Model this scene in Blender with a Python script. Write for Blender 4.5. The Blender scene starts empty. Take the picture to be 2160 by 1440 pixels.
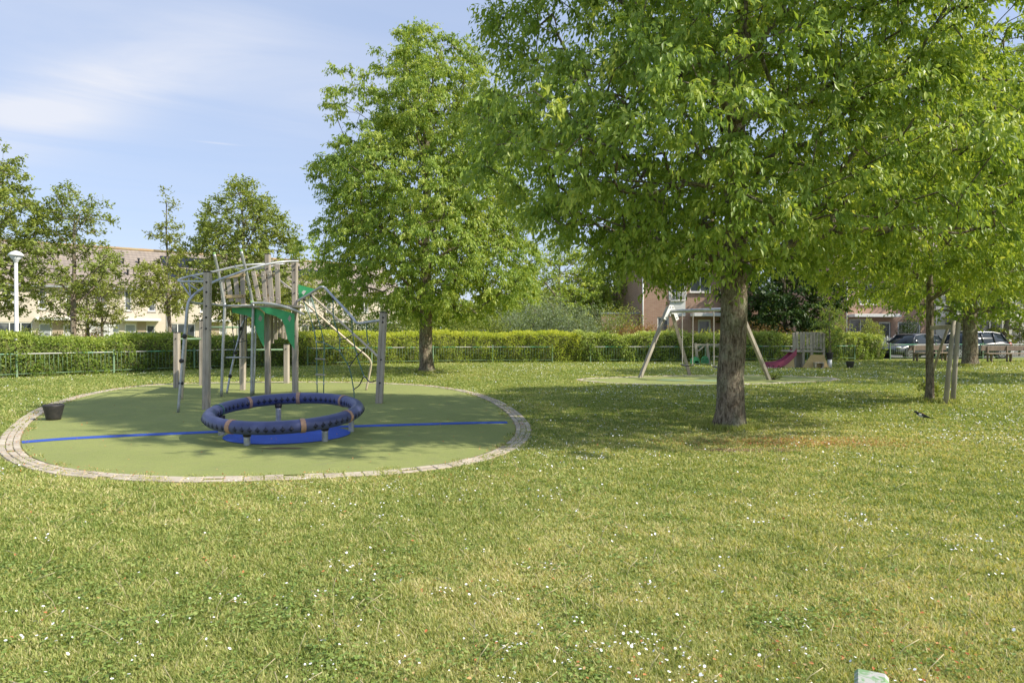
import bpy, math, random
import numpy as np
from mathutils import Vector, Matrix
R = math.radians
random.seed(7)
SC = bpy.context.scene
COL = SC.collection

# ------------------------------------------------------------------ camera
CAM_H = 1.5; PITCH = math.atan(17/1440.0)
cam = bpy.data.cameras.new("camera"); camo = bpy.data.objects.new("camera", cam); COL.objects.link(camo)
cam.sensor_width = 36; cam.lens = 24; cam.clip_start = 0.1; cam.clip_end = 2000
camo.location = (0, 0, CAM_H); camo.rotation_euler = (R(90)-PITCH, 0, 0)
SC.camera = camo
# ------------------------------------------------------------------ light
SUN_EL = R(40); SH = Vector((-0.95, 0.31, 0)).normalized()      # SH: the way shadows fall
sunl = bpy.data.lights.new("sun", 'SUN'); suno = bpy.data.objects.new("sun", sunl); COL.objects.link(suno)
sunl.energy = 3.35; sunl.angle = R(0.8); sunl.color = (1.0, 0.93, 0.80)
sd = Vector((SH.x*math.cos(SUN_EL), SH.y*math.cos(SUN_EL), -math.sin(SUN_EL)))
suno.rotation_euler = sd.to_track_quat('-Z', 'Y').to_euler()
W = bpy.data.worlds.new("World"); SC.world = W; W.use_nodes = True
nt = W.node_tree; nt.nodes.clear(); N = nt.nodes; L = nt.links
out = N.new('ShaderNodeOutputWorld'); bg = N.new('ShaderNodeBackground'); L.new(bg.outputs[0], out.inputs[0])
sky = N.new('ShaderNodeTexSky'); sky.sky_type = 'NISHITA'; sky.sun_disc = False
sky.sun_elevation = SUN_EL; sky.sun_rotation = math.atan2(-SH.x, -SH.y)
sky.air_density = 1.0; sky.dust_density = 0.6; sky.ozone_density = 1.6; sky.altitude = 0
bg.inputs[1].default_value = 0.15
SC.view_settings.view_transform = 'Standard'; SC.view_settings.look = 'None'
SC.view_settings.exposure = 0.94; SC.view_settings.gamma = 1
def wn(t, **k):
    n = N.new(t)
    for a, b in k.items(): setattr(n, a, b)
    return n
def wmath(op, a, b=None, c=None):
    n = N.new('ShaderNodeMath'); n.operation = op
    for i, v in enumerate((a, b, c)):
        if v is None: continue
        if isinstance(v, (int, float)): n.inputs[i].default_value = v
        else: L.new(v, n.inputs[i])
    return n.outputs[0]
tc = wn('ShaderNodeTexCoord'); sep = wn('ShaderNodeSeparateXYZ'); L.new(tc.outputs['Generated'], sep.inputs[0])
X_, Y_, Z_ = sep.outputs
zc = wmath('MAXIMUM', Z_, 0.03)
u_ = wmath('DIVIDE', X_, zc); v_ = wmath('DIVIDE', Y_, zc)
comb = wn('ShaderNodeCombineXYZ')
# streaks of cirrus running from lower left to upper right, thin high veil
uu = wmath('ADD', wmath('MULTIPLY', u_, 0.34), wmath('MULTIPLY', v_, 0.06))
vv = wmath('ADD', wmath('MULTIPLY', u_, -0.35), wmath('MULTIPLY', v_, 0.75))
L.new(uu, comb.inputs[0]); L.new(vv, comb.inputs[1])
no = wn('ShaderNodeTexNoise'); L.new(comb.outputs[0], no.inputs['Vector'])
no.inputs['Scale'].default_value = 1.3; no.inputs['Detail'].default_value = 9; no.inputs['Roughness'].default_value = 0.58; no.inputs['Distortion'].default_value = 0.55
# the bank of cloud low on the left (direction space)
az = wmath('ARCTAN2', X_, Y_); el = wmath('ARCSINE', Z_)
def gauss(azc, elc, sa, se, slope=0.0):
    da = wmath('SUBTRACT', az, azc)
    de = wmath('SUBTRACT', wmath('SUBTRACT', el, elc), wmath('MULTIPLY', da, slope))
    a = wmath('POWER', wmath('DIVIDE', da, sa), 2.0); e = wmath('POWER', wmath('DIVIDE', de, se), 2.0)
    return wmath('EXPONENT', wmath('MULTIPLY', wmath('ADD', a, e), -1.0))
g1 = gauss(-0.55, 0.292, 0.17, 0.048, 0.50)
g2 = gauss(-0.30, 0.345, 0.30, 0.060, -0.12)
g3 = gauss(-0.62, 0.40, 0.22, 0.05, 0.3)
mask = wmath('ADD', wmath('ADD', wmath('MULTIPLY', g1, 1.35), wmath('MULTIPLY', g2, 0.55)), wmath('ADD', wmath('MULTIPLY', g3, 0.4), 0.16))
mr = wn('ShaderNodeMapRange'); L.new(no.outputs[0], mr.inputs[0]); mr.inputs[1].default_value = 0.28; mr.inputs[2].default_value = 0.80
cl = wmath('MULTIPLY', mr.outputs[0], mask)
cl = wmath('MINIMUM', wmath('ADD', cl, wmath('MULTIPLY', g1, 0.22)), 0.9)
# contrail: a short thin line high over the trees
ct = gauss(-0.405, 0.2495, 0.022, 0.0011, 0.0)
cl = wmath('MINIMUM', wmath('ADD', cl, wmath('MULTIPLY', ct, 0.35)), 0.95)
tint = wn('ShaderNodeMix', data_type='RGBA', blend_type='MULTIPLY'); tint.inputs[0].default_value = 1
L.new(sky.outputs[0], tint.inputs[6]); tint.inputs[7].default_value = (1.10, 1.0, .98, 1)
calm = wn('ShaderNodeMix', data_type='RGBA'); calm.inputs[0].default_value = .78; L.new(tint.outputs[2], calm.inputs[6]); calm.inputs[7].default_value = (1.57, 1.96, 2.80, 1)
mx = wn('ShaderNodeMix', data_type='RGBA'); L.new(cl, mx.inputs[0]); L.new(calm.outputs[2], mx.inputs[6]); mx.inputs[7].default_value = (2.95, 3.05, 3.35, 1)
L.new(mx.outputs[2], bg.inputs[0])

# ------------------------------------------------------------------ pixel helpers (photo 2160x1440 -> metres)
def ray(px, py):
    a = (px-1080)/1440.0; b = (720-py)/1440.0
    return Vector((a, math.cos(PITCH)+b*math.sin(PITCH), -math.sin(PITCH)+b*math.cos(PITCH)))
def P(px, py, d):
    r = ray(px, py); return Vector((r.x*d/r.y, d, CAM_H+r.z*d/r.y))
def G(px, py, z=0.0):
    r = ray(px, py); t = (z-CAM_H)/r.z; return Vector((r.x*t, r.y*t, z))

# ------------------------------------------------------------------ materials
def newmat(name):
    m = bpy.data.materials.new(name); m.use_nodes = True; t = m.node_tree; b = t.nodes['Principled BSDF']
    return m, t, b
def MIX(t, fac, a, b, blend='MIX'):
    n = t.nodes.new('ShaderNodeMix'); n.data_type = 'RGBA'; n.blend_type = blend
    for i, v in ((0, fac), (6, a), (7, b)):
        if isinstance(v, (int, float)): n.inputs[i].default_value = v
        elif isinstance(v, tuple): n.inputs[i].default_value = v if len(v) == 4 else (*v, 1)
        else: t.links.new(v, n.inputs[i])
    return n.outputs[2]
def NOISE(t, scale, detail=4, rough=0.55, vec=None, stretch=None, dist=0.0):
    n = t.nodes.new('ShaderNodeTexNoise'); n.inputs['Scale'].default_value = scale; n.inputs['Detail'].default_value = detail
    n.inputs['Roughness'].default_value = rough; n.inputs['Distortion'].default_value = dist
    if vec is None:
        c = t.nodes.new('ShaderNodeTexCoord'); vec = c.outputs['Object']
    if stretch:
        mp = t.nodes.new('ShaderNodeMapping'); mp.inputs['Scale'].default_value = stretch; t.links.new(vec, mp.inputs[0]); vec = mp.outputs[0]
    t.links.new(vec, n.inputs['Vector']); return n.outputs[0]
def RAMP(t, v, lo, hi):
    n = t.nodes.new('ShaderNodeMapRange'); t.links.new(v, n.inputs[0]); n.inputs[1].default_value = lo; n.inputs[2].default_value = hi; return n.outputs[0]
def BUMP(t, b, h, strength=0.3, dist=0.01):
    n = t.nodes.new('ShaderNodeBump'); n.inputs['Strength'].default_value = strength; n.inputs['Distance'].default_value = dist
    t.links.new(h, n.inputs['Height']); t.links.new(n.outputs[0], b.inputs['Normal'])
def MATH(t, op, a, b=None):
    n = t.nodes.new('ShaderNodeMath'); n.operation = op
    for i, v in enumerate((a, b)):
        if v is None: continue
        if isinstance(v, (int, float)): n.inputs[i].default_value = v
        else: t.links.new(v, n.inputs[i])
    return n.outputs[0]
def simple(name, col, rough=0.6, metal=0.0, col2=None, scale=8, bump=0.0, stretch=None, lo=.35, hi=.65, bd=.01):
    m, t, b = newmat(name)
    b.inputs['Roughness'].default_value = rough; b.inputs['Metallic'].default_value = metal
    if col2 is None: col2 = tuple(c*0.8 for c in col)
    f = NOISE(t, scale, 5, .6, stretch=stretch)
    t.links.new(MIX(t, RAMP(t, f, lo, hi), col, col2), b.inputs['Base Color'])
    if bump: BUMP(t, b, NOISE(t, scale*4, 3, .6, stretch=stretch), bump, bd)
    return m
def leafmat(name, c0, c1, c2, trans=0.35, rough=0.42):
    """c0..c1..c2 by the per-leaf tone attribute"""
    m, t, b = newmat(name)
    at = t.nodes.new('ShaderNodeAttribute'); at.attribute_name = 'tone'
    cr = t.nodes.new('ShaderNodeValToRGB'); t.links.new(at.outputs['Fac'], cr.inputs[0])
    cr.color_ramp.elements[0].color = (*c0, 1); cr.color_ramp.elements[1].color = (*c2, 1)
    e = cr.color_ramp.elements.new(0.5); e.color = (*c1, 1)
    t.links.new(cr.outputs[0], b.inputs['Base Color']); b.inputs['Roughness'].default_value = rough
    b.inputs['Specular IOR Level'].default_value = 0.35
    tr = t.nodes.new('ShaderNodeBsdfTranslucent')
    t.links.new(MIX(t, 1.0, cr.outputs[0], (1.4,1.25,.62), 'MULTIPLY'), tr.inputs[0])
    ms = t.nodes.new('ShaderNodeMixShader'); ms.inputs[0].default_value = trans
    o = [n for n in t.nodes if n.type == 'OUTPUT_MATERIAL'][0]
    t.links.new(b.outputs[0], ms.inputs[1]); t.links.new(tr.outputs[0], ms.inputs[2]); t.links.new(ms.outputs[0], o.inputs[0])
    return m
M = {}
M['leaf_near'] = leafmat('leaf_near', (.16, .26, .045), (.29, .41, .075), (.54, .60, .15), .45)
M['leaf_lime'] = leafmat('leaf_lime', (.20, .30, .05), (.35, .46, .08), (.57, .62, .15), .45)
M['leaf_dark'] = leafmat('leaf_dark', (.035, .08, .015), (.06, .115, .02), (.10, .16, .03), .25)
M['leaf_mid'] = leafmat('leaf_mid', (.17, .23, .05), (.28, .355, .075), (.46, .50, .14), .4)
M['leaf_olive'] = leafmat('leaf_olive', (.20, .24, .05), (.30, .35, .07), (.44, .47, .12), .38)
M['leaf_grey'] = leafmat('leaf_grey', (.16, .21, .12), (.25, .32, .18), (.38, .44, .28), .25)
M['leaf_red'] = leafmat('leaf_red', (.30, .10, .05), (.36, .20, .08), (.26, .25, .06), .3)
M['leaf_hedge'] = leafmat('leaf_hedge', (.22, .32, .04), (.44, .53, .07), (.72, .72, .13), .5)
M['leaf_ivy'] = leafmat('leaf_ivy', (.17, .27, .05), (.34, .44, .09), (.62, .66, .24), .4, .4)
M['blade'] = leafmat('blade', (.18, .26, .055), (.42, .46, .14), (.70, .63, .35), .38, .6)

m, t, b = newmat('bark'); M['bark'] = m
c = t.nodes.new('ShaderNodeTexCoord')
n1 = NOISE(t, 22, 8, .75, c.outputs['Object'], (1, 1, .30), .8); n2 = NOISE(t, 3.0, 5, .65, c.outputs['Object'])
n3 = NOISE(t, 75, 4, .7, c.outputs['Object'], (1, 1, .30)); n4 = NOISE(t, 16, 6, .8, c.outputs['Object'], (1, 1, 2.6))
col = MIX(t, RAMP(t, n1, .40, .60), (.085, .062, .042), (.40, .33, .245))
col = MIX(t, RAMP(t, n2, .48, .62), col, MIX(t, RAMP(t, n1, .4, .6), (.16, .15, .09), (.42, .41, .30)))
col = MIX(t, MATH(t, 'MULTIPLY', RAMP(t, n4, .56, .66), .7), col, (.10, .07, .05))
col = MIX(t, MATH(t, 'MULTIPLY', RAMP(t, n3, .5, .7), .5), col, (.08, .06, .045))
t.links.new(col, b.inputs['Base Color']); b.inputs['Roughness'].default_value = .95; b.inputs['Specular IOR Level'].default_value = .2
BUMP(t, b, MATH(t, 'ADD', MATH(t, 'MULTIPLY', n1, 1.6), MATH(t, 'MULTIPLY', n3, .8)), 1.0, .03)

def woodmat(name, ca, cb, cc):
    m, t, b = newmat(name)
    c = t.nodes.new('ShaderNodeTexCoord')
    n1 = NOISE(t, 14, 6, .7, c.outputs['Object'], (1, 1, .08), .4); n2 = NOISE(t, 3, 4, .6, c.outputs['Object'], (1, 1, .5))
    col = MIX(t, RAMP(t, n1, .35, .65), ca, cb)
    col = MIX(t, RAMP(t, n2, .45, .75), col, cc)
    t.links.new(col, b.inputs['Base Color']); b.inputs['Roughness'].default_value = .82
    BUMP(t, b, n1, .5, .006); return m
M['wood'] = woodmat('weathered_wood', (.47, .41, .34), (.29, .25, .205), (.52, .46, .38))
M['wood_grey'] = woodmat('grey_wood', (.42, .37, .30), (.26, .225, .19), (.46, .42, .34))
M['wood_pale'] = woodmat('pale_wood', (.55, .42, .22), (.45, .33, .17), (.58, .46, .27))
M['metal'] = simple('galvanised', (.52, .53, .53), .42, .55, (.36, .37, .38), 12)
M['tan_metal'] = simple('tan_tube', (.62, .53, .40), .45, .1, (.50, .42, .32), 12)
M['black'] = simple('black_rubber', (.022, .022, .024), .55, 0, (.045, .04, .038), 18, .3)
M['bolt'] = simple('bolt_dark', (.04, .035, .04), .4, .4)
M['green_panel'] = simple('green_panel', (.06, .42, .15), .4, 0, (.05, .35, .13), 5)
M['green_paint'] = simple('green_paint', (.12, .23, .12), .75, 0, (.24, .33, .22), 9, lo=.3, hi=.7)
M['white'] = simple('white_paint', (.78, .78, .76), .5, 0, (.66, .66, .64), 5)
M['offwhite'] = simple('offwhite', (.70, .68, .63), .6, 0, (.55, .53, .48), 4)
M['rope_green'] = simple('rope_green', (.10, .20, .15), .8, 0, (.16, .26, .2), 60)
M['rope_dark'] = simple('rope_dark', (.05, .06, .055), .8, 0, (.1, .1, .1), 60)
M['clamp'] = simple('clamp', (.62, .58, .54), .5, .2)
M['yellow'] = simple('beige_panel', (.60, .43, .20), .55, 0, (.52, .37, .18), 4)
M['magenta'] = simple('magenta_slide', (.36, .06, .12), .45, 0, (.28, .05, .10), 4)
M['toy_green'] = simple('toy_green', (.04, .24, .10), .45)
# worn fence rail: green under chalky white
m, t, b = newmat('worn_rail'); M['rail'] = m
f = NOISE(t, .9, 3, .6); f2 = NOISE(t, 25, 3, .6)
t.links.new(MIX(t, RAMP(t, MATH(t, 'ADD', f, MATH(t, 'MULTIPLY', f2, .15)), .54, .60), (.10, .34, .2), (.50, .49, .46)), b.inputs['Base Color']); b.inputs['Roughness'].default_value = .6
m, t, b = newmat('worn_cap'); M['cap'] = m
f = NOISE(t, 14, 5, .6, dist=1.0)
t.links.new(MIX(t, RAMP(t, f, .46, .54), (.46, .45, .42), (.20, .34, .16)), b.inputs['Base Color']); b.inputs['Roughness'].default_value = .6
# lawn soil under the blades
m, t, b = newmat('lawn'); M['lawn'] = m
f = NOISE(t, .55, 6, .6); f2 = NOISE(t, 6, 6, .75); f3 = NOISE(t, 60, 3, .7)
col = MIX(t, RAMP(t, f2, .35, .65), (.16, .25, .05), (.33, .38, .10))
col = MIX(t, MATH(t, 'MULTIPLY', RAMP(t, f, .45, .68), .75), col, (.48, .43, .18))
col = MIX(t, MATH(t, 'MULTIPLY', RAMP(t, f3, .45, .70), .75), col, (.12, .12, .04))
t.links.new(col, b.inputs['Base Color']); b.inputs['Roughness'].default_value = 1; b.inputs['Specular IOR Level'].default_value = .1
BUMP(t, b, f3, .8, .03)
# play surface: artificial turf
m, t, b = newmat('play_turf'); M['turf'] = m
f = NOISE(t, .7, 4, .6); f2 = NOISE(t, 90, 3, .7); f3 = NOISE(t, 7, 5, .7)
col = MIX(t, RAMP(t, f2, .35, .68), (.20, .24, .075), (.335, .36, .135))
col = MIX(t, MATH(t, 'MULTIPLY', RAMP(t, f, .4, .7), .45), col, (.36, .38, .13))
col = MIX(t, MATH(t, 'MULTIPLY', RAMP(t, f3, .48, .75), .8), col, (.27, .28, .12))
t.links.new(col, b.inputs['Base Color']); b.inputs['Roughness'].default_value = .95; b.inputs['Specular IOR Level'].default_value = .1
f5 = NOISE(t, 26, 4, .75); col = MIX(t, MATH(t, 'MULTIPLY', RAMP(t, f5, .52, .72), .45), col, (.16, .19, .07))
f6 = NOISE(t, 1.7, 6, .7); col = MIX(t, MATH(t, 'MULTIPLY', RAMP(t, f6, .58, .74), .5), col, (.21, .22, .12))
t.links.new(col, b.inputs['Base Color'])
BUMP(t, b, f2, .7, .01)
M['blue_turf'] = simple('blue_turf', (.045, .115, .50), .9, 0, (.03, .085, .38), 50, .5)
M['paver'] = simple('paver', (.56, .49, .39), .9, 0, (.37, .31, .23), 3.5, .5)
M['joint'] = simple('sandy_joint', (.38, .30, .17), 1, 0, (.25, .27, .09), 20, .4)
M['road'] = simple('road', (.20, .19, .18), .95, 0, (.26, .24, .22), 9, .3)
M['dirt'] = simple('dirt', (.22, .13, .07), 1, 0, (.14, .09, .05), 14, .6)
m, t, b = newmat('blue_ring'); M['ring'] = m
f = NOISE(t, 6, 5, .6); f2 = NOISE(t, 120, 3, .7)
t.links.new(MIX(t, RAMP(t, f, .3, .7), (.055, .066, .165), (.08, .094, .21)), b.inputs['Base Color'])
t.links.new(MATH(t, 'ADD', MATH(t, 'MULTIPLY', f2, .25), .26), b.inputs['Roughness']); BUMP(t, b, f2, .15, .003)
M['ring_dark'] = simple('ring_diamond', (.010, .013, .04), .45)
M['band'] = simple('tan_band', (.46, .27, .17), .6, 0, (.36, .21, .14), 30)
M['band_green'] = simple('green_band', (.08, .22, .13), .5)

def brickmat(name, c1, c2, mortar):
    m, t, b = newmat(name)
    c = t.nodes.new('ShaderNodeTexCoord'); s = t.nodes.new('ShaderNodeSeparateXYZ'); t.links.new(c.outputs['Object'], s.inputs[0])
    cb = t.nodes.new('ShaderNodeCombineXYZ'); t.links.new(MATH(t, 'ADD', s.outputs[0], s.outputs[1]), cb.inputs[0]); t.links.new(s.outputs[2], cb.inputs[1])
    br = t.nodes.new('ShaderNodeTexBrick'); t.links.new(cb.outputs[0], br.inputs['Vector'])
    br.inputs['Scale'].default_value = 1; br.inputs['Brick Width'].default_value = .22; br.inputs['Row Height'].default_value = .065
    br.inputs['Mortar Size'].default_value = .008; br.inputs['Color1'].default_value = (*c1, 1); br.inputs['Color2'].default_value = (*c2, 1); br.inputs['Mortar'].default_value = (*mortar, 1)
    f = NOISE(t, 1.2, 5, .6, c.outputs['Object'])
    t.links.new(MIX(t, MATH(t, 'MULTIPLY', RAMP(t, f, .4, .7), .35), br.outputs[0], tuple(x*.7 for x in c1)), b.inputs['Base Color'])
    b.inputs['Roughness'].default_value = .9; BUMP(t, b, br.outputs['Fac'], -.4, .01)
    return m
M['cream'] = brickmat('cream_brick', (.62, .54, .43), (.56, .49, .39), (.53, .48, .41))
M['cream_dark'] = brickmat('tan_brick', (.42, .33, .23), (.36, .28, .20), (.36, .31, .24))
M['redbrick'] = brickmat('red_brick', (.44, .26, .18), (.34, .185, .13), (.45, .38, .31))
def roofmat(name, ca, cb):
    m, t, b = newmat(name)
    c = t.nodes.new('ShaderNodeTexCoord'); s = t.nodes.new('ShaderNodeSeparateXYZ'); t.links.new(c.outputs['Object'], s.inputs[0])
    row = MATH(t, 'FRACT', MATH(t, 'MULTIPLY', s.outputs[2], 4.2)); colm = MATH(t, 'FRACT', MATH(t, 'MULTIPLY', s.outputs[0], 3.0))
    f = NOISE(t, 1.6, 5, .65, c.outputs['Object'])
    col = MIX(t, RAMP(t, f, .35, .65), ca, cb)
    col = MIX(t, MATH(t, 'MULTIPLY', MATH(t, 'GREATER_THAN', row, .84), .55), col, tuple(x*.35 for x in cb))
    t.links.new(col, b.inputs['Base Color']); b.inputs['Roughness'].default_value = .85
    BUMP(t, b, MATH(t, 'ADD', row, MATH(t, 'MULTIPLY', MATH(t, 'SINE', MATH(t, 'MULTIPLY', colm, 6.28)), .3)), .6, .05)
    return m
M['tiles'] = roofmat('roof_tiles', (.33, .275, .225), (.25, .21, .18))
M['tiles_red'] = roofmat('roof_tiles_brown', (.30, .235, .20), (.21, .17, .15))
M['ridge'] = simple('ridge_tile', (.38, .23, .12), .9, 0, (.34, .28, .15), 2)
m, t, b = newmat('window_glass'); M['glass'] = m
f = NOISE(t, .9, 2, .5)
t.links.new(MIX(t, RAMP(t, f, .45, .55), (.05, .06, .07), (.16, .17, .17)), b.inputs['Base Color']); b.inputs['Roughness'].default_value = .06
M['blind'] = simple('blind', (.55, .55, .53), .7)
M['solar'] = simple('solar_panel', (.018, .02, .035), .2)
M['door_grey'] = simple('door_grey', (.33, .36, .37), .5)
M['door_dark'] = simple('door_dark', (.05, .055, .06), .5)
def carpaint(name, c, metal=.0):
    m, t, b = newmat(name); b.inputs['Base Color'].default_value = (*c, 1); b.inputs['Roughness'].default_value = .35; b.inputs['Metallic'].default_value = metal
    b.inputs['Coat Weight'].default_value = .35; f = NOISE(t, 9, 3); t.links.new(MATH(t, 'ADD', MATH(t, 'MULTIPLY', f, .12), .22), b.inputs['Roughness']); return m
M['car_grey'] = carpaint('car_grey', (.07, .075, .09)); M['car_dark'] = carpaint('car_dark', (.03, .035, .045)); M['car_blue'] = carpaint('car_blue', (.03, .04, .07)); M['car_white'] = carpaint('car_white', (.6, .6, .6), 0)
M['car_glass'] = simple('car_glass', (.03, .04, .045), .05); M['tyre'] = simple('tyre', (.02, .02, .02), .8); M['rim'] = simple('rim', (.5, .5, .52), .3, .8); M['lamp_glass'] = simple('headlight', (.7, .72, .75), .1, .3); M['tail'] = simple('taillight', (.4, .02, .02), .2)
M['bird_black'] = simple('feather_black', (.012, .014, .02), .35); M['bird_white'] = simple('feather_white', (.75, .75, .75), .7)
M['daisy'] = simple('daisy_white', (.85, .85, .83), .8, 0, (.8, .8, .8)); M['daisy_eye'] = simple('daisy_eye', (.75, .5, .05), .8)
M['petal_red'] = leafmat('fallen_leaf', (.46, .15, .055), (.54, .26, .10), (.56, .42, .20), .2, .7)
M['pad_green'] = simple('pad_green', (.16, .25, .13), .95, 0, (.24, .31, .14), 6)
M['wood_dark'] = woodmat('dark_timber', (.26, .20, .15), (.16, .125, .10), (.30, .24, .18))
M['leaf_clover'] = leafmat('leaf_clover', (.13, .21, .05), (.22, .32, .07), (.38, .46, .14), .3, .5)
M['leaf_hedge2'] = leafmat('leaf_hedge2', (.12, .20, .035), (.26, .36, .06), (.50, .56, .12), .42)
M['shaft_green'] = simple('shaft_green', (.07, .17, .08), .7, 0, (.10, .22, .10), 9)
M['blade_dry'] = simple('seed_stalk', (.50, .44, .24), .9)
M['green_plug'] = simple('green_plug', (.22, .42, .10), .5)
M['pale_render'] = simple('pale_render', (.66, .65, .62), .85, 0, (.56, .55, .52), 2)
M['planter_white'] = simple('planter_white', (.68, .70, .72), .5)

# ------------------------------------------------------------------ mesh helpers
class MB:
    def __init__(s): s.v = []; s.f = []; s.mi = []; s.mats = []; s.sm = []
    def _m(s, mat):
        if mat not in s.mats: s.mats.append(mat)
        return s.mats.index(mat)
    def add(s, vs, fs, mat, smooth=False):
        o = len(s.v); s.v += [tuple(v) for v in vs]; k = s._m(mat)
        for f in fs: s.f.append(tuple(i+o for i in f)); s.mi.append(k); s.sm.append(smooth)
    def box(s, c, size, mat, rot=None, bev=0.0):
        hx, hy, hz = size[0]/2, size[1]/2, size[2]/2
        Mx = rot if rot is not None else Matrix.Identity(3)
        if bev <= 0:
            vs = [Vector((x, y, z)) for x in (-hx, hx) for y in (-hy, hy) for z in (-hz, hz)]
            fs = [(0, 1, 3, 2), (4, 6, 7, 5), (0, 4, 5, 1), (2, 3, 7, 6), (0, 2, 6, 4), (1, 5, 7, 3)]
        else:
            e = min(bev, hx*.9, hy*.9, hz*.9); vs = []; idx = {}
            for sx in (-1, 1):
                for sy in (-1, 1):
                    for sz in (-1, 1):
                        for a in range(3):
                            q = [sx*(hx-e), sy*(hy-e), sz*(hz-e)]; q[a] = (sx*hx, sy*hy, sz*hz)[a]
                            idx[(sx, sy, sz, a)] = len(vs); vs.append(Vector(q))
            fs = []
            for a in range(3):
                b, d = [(1, 2), (2, 0), (0, 1)][a]
                for sg in (-1, 1):
                    ring = []
                    for (p, q) in ((-1, -1), (1, -1), (1, 1), (-1, 1)):
                        k = [0, 0, 0]; k[a] = sg; k[b] = p; k[d] = q; ring.append(idx[(*k, a)])
                    fs.append(tuple(ring if sg > 0 else ring[::-1]))
                for p in (-1, 1):
                    for q in (-1, 1):
                        k0 = [0, 0, 0]; k1 = [0, 0, 0]; k0[a] = -1; k1[a] = 1
                        for k in (k0, k1): k[b] = p; k[d] = q
                        fs.append((idx[(*k0, b)], idx[(*k1, b)], idx[(*k1, d)], idx[(*k0, d)]))
            for sx in (-1, 1):
                for sy in (-1, 1):
                    for sz in (-1, 1): fs.append(tuple(idx[(sx, sy, sz, a)] for a in range(3)))
        c = Vector(c)
        s.add([c+Mx@v for v in vs], fs, mat)
    def tube(s, pts, r, mat, n=8, caps=True, smooth=True, square=False):
        pts = [Vector(p) for p in pts]; k = len(pts)
        rs = r if isinstance(r, (list, tuple)) else [r]*k
        vs = []; prev = None
        for i, p in enumerate(pts):
            d = (pts[min(i+1, k-1)]-pts[max(i-1, 0)]).normalized()
            if prev is None:
                a = Vector((0, 0, 1)) if abs(d.z) < .9 else Vector((0, 1, 0))
                u = d.cross(a).normalized()
            else:
                u = (prev-d*prev.dot(d)).normalized()
            prev = u; w = d.cross(u)
            for j in range(n):
                th = 2*math.pi*(j+(.5 if square else 0))/n
                vs.append(p+(u*math.cos(th)+w*math.sin(th))*rs[i]*(1.414 if square else 1))
        fs = []
        for i in range(k-1):
            for j in range(n):
                fs.append((i*n+j, i*n+(j+1) % n, (i+1)*n+(j+1) % n, (i+1)*n+j))
        if caps: fs.append(tuple(range(n))[::-1]); fs.append(tuple((k-1)*n+j for j in range(n)))
        s.add(vs, fs, mat, smooth and not square)
    def sphere(s, c, r, mat, n=10, m_=7, sc=(1, 1, 1)):
        c = Vector(c); vs = [c+Vector((0, 0, r*sc[2]))]
        for i in range(1, m_):
            ph = math.pi*i/m_
            for j in range(n):
                th = 2*math.pi*j/n; vs.append(c+Vector((r*sc[0]*math.sin(ph)*math.cos(th), r*sc[1]*math.sin(ph)*math.sin(th), r*sc[2]*math.cos(ph))))
        vs.append(c-Vector((0, 0, r*sc[2]))); fs = []
        for j in range(n): fs.append((0, 1+j, 1+(j+1) % n))
        for i in range(m_-2):
            for j in range(n): fs.append((1+i*n+j, 1+(i+1)*n+j, 1+(i+1)*n+(j+1) % n, 1+i*n+(j+1) % n))
        e = len(vs)-1
        for j in range(n): fs.append((e, 1+(m_-2)*n+(j+1) % n, 1+(m_-2)*n+j))
        s.add(vs, fs, mat, True)
    def lathe(s, prof, c, mat, n=20, smooth=True):
        c = Vector(c); vs = []
        for (r, z) in prof:
            for j in range(n): th = 2*math.pi*j/n; vs.append(c+Vector((r*math.cos(th), r*math.sin(th), z)))
        fs = []
        for i in range(len(prof)-1):
            for j in range(n): fs.append((i*n+j, i*n+(j+1) % n, (i+1)*n+(j+1) % n, (i+1)*n+j))
        fs.append(tuple(range(n))[::-1]); fs.append(tuple((len(prof)-1)*n+j for j in range(n)))
        s.add(vs, fs, mat, smooth)
    def prism(s, poly, thick, mat):
        """poly: list of 3D points in one plane; extruded by vector thick"""
        n = len(poly); th = Vector(thick); vs = [Vector(p) for p in poly]+[Vector(p)+th for p in poly]
        fs = [tuple(range(n)), tuple(range(2*n-1, n-1, -1))]
        for i in range(n): fs.append((i, i+n, (i+1) % n+n, (i+1) % n))
        s.add(vs, fs, mat)
    def build(s, name, parent=None, origin=None):
        me = bpy.data.meshes.new(name)
        o_ = Vector(origin) if origin is not None else (parent.matrix_world.translation if parent is not None and parent.type == 'EMPTY' else Vector((0, 0, 0)))
        if parent is not None: o_ = WLOC.get(parent.name, Vector((0, 0, 0)))
        me.from_pydata([(v[0]-o_[0], v[1]-o_[1], v[2]-o_[2]) for v in s.v], [], s.f)
        for mt in s.mats: me.materials.append(M[mt] if isinstance(mt, str) else mt)
        me.polygons.foreach_set('material_index', s.mi); me.polygons.foreach_set('use_smooth', s.sm)
        me.update(); o = bpy.data.objects.new(name, me); COL.objects.link(o)
        if parent is not None: o.parent = parent; WLOC[o.name] = o_
        elif origin is not None: o.location = o_; WLOC[o.name] = o_
        return o
WLOC = {}
def tag(o, label=None, cat=None, group=None, kind=None):
    if label: o['label'] = label
    if cat: o['category'] = cat
    if group: o['group'] = group
    if kind: o['kind'] = kind
    return o
def empty(name, loc, label, cat, group=None):
    o = bpy.data.objects.new(name, None); COL.objects.link(o); o.location = loc; o.empty_display_size = .2
    WLOC[o.name] = Vector(loc); return tag(o, label, cat, group)
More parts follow.
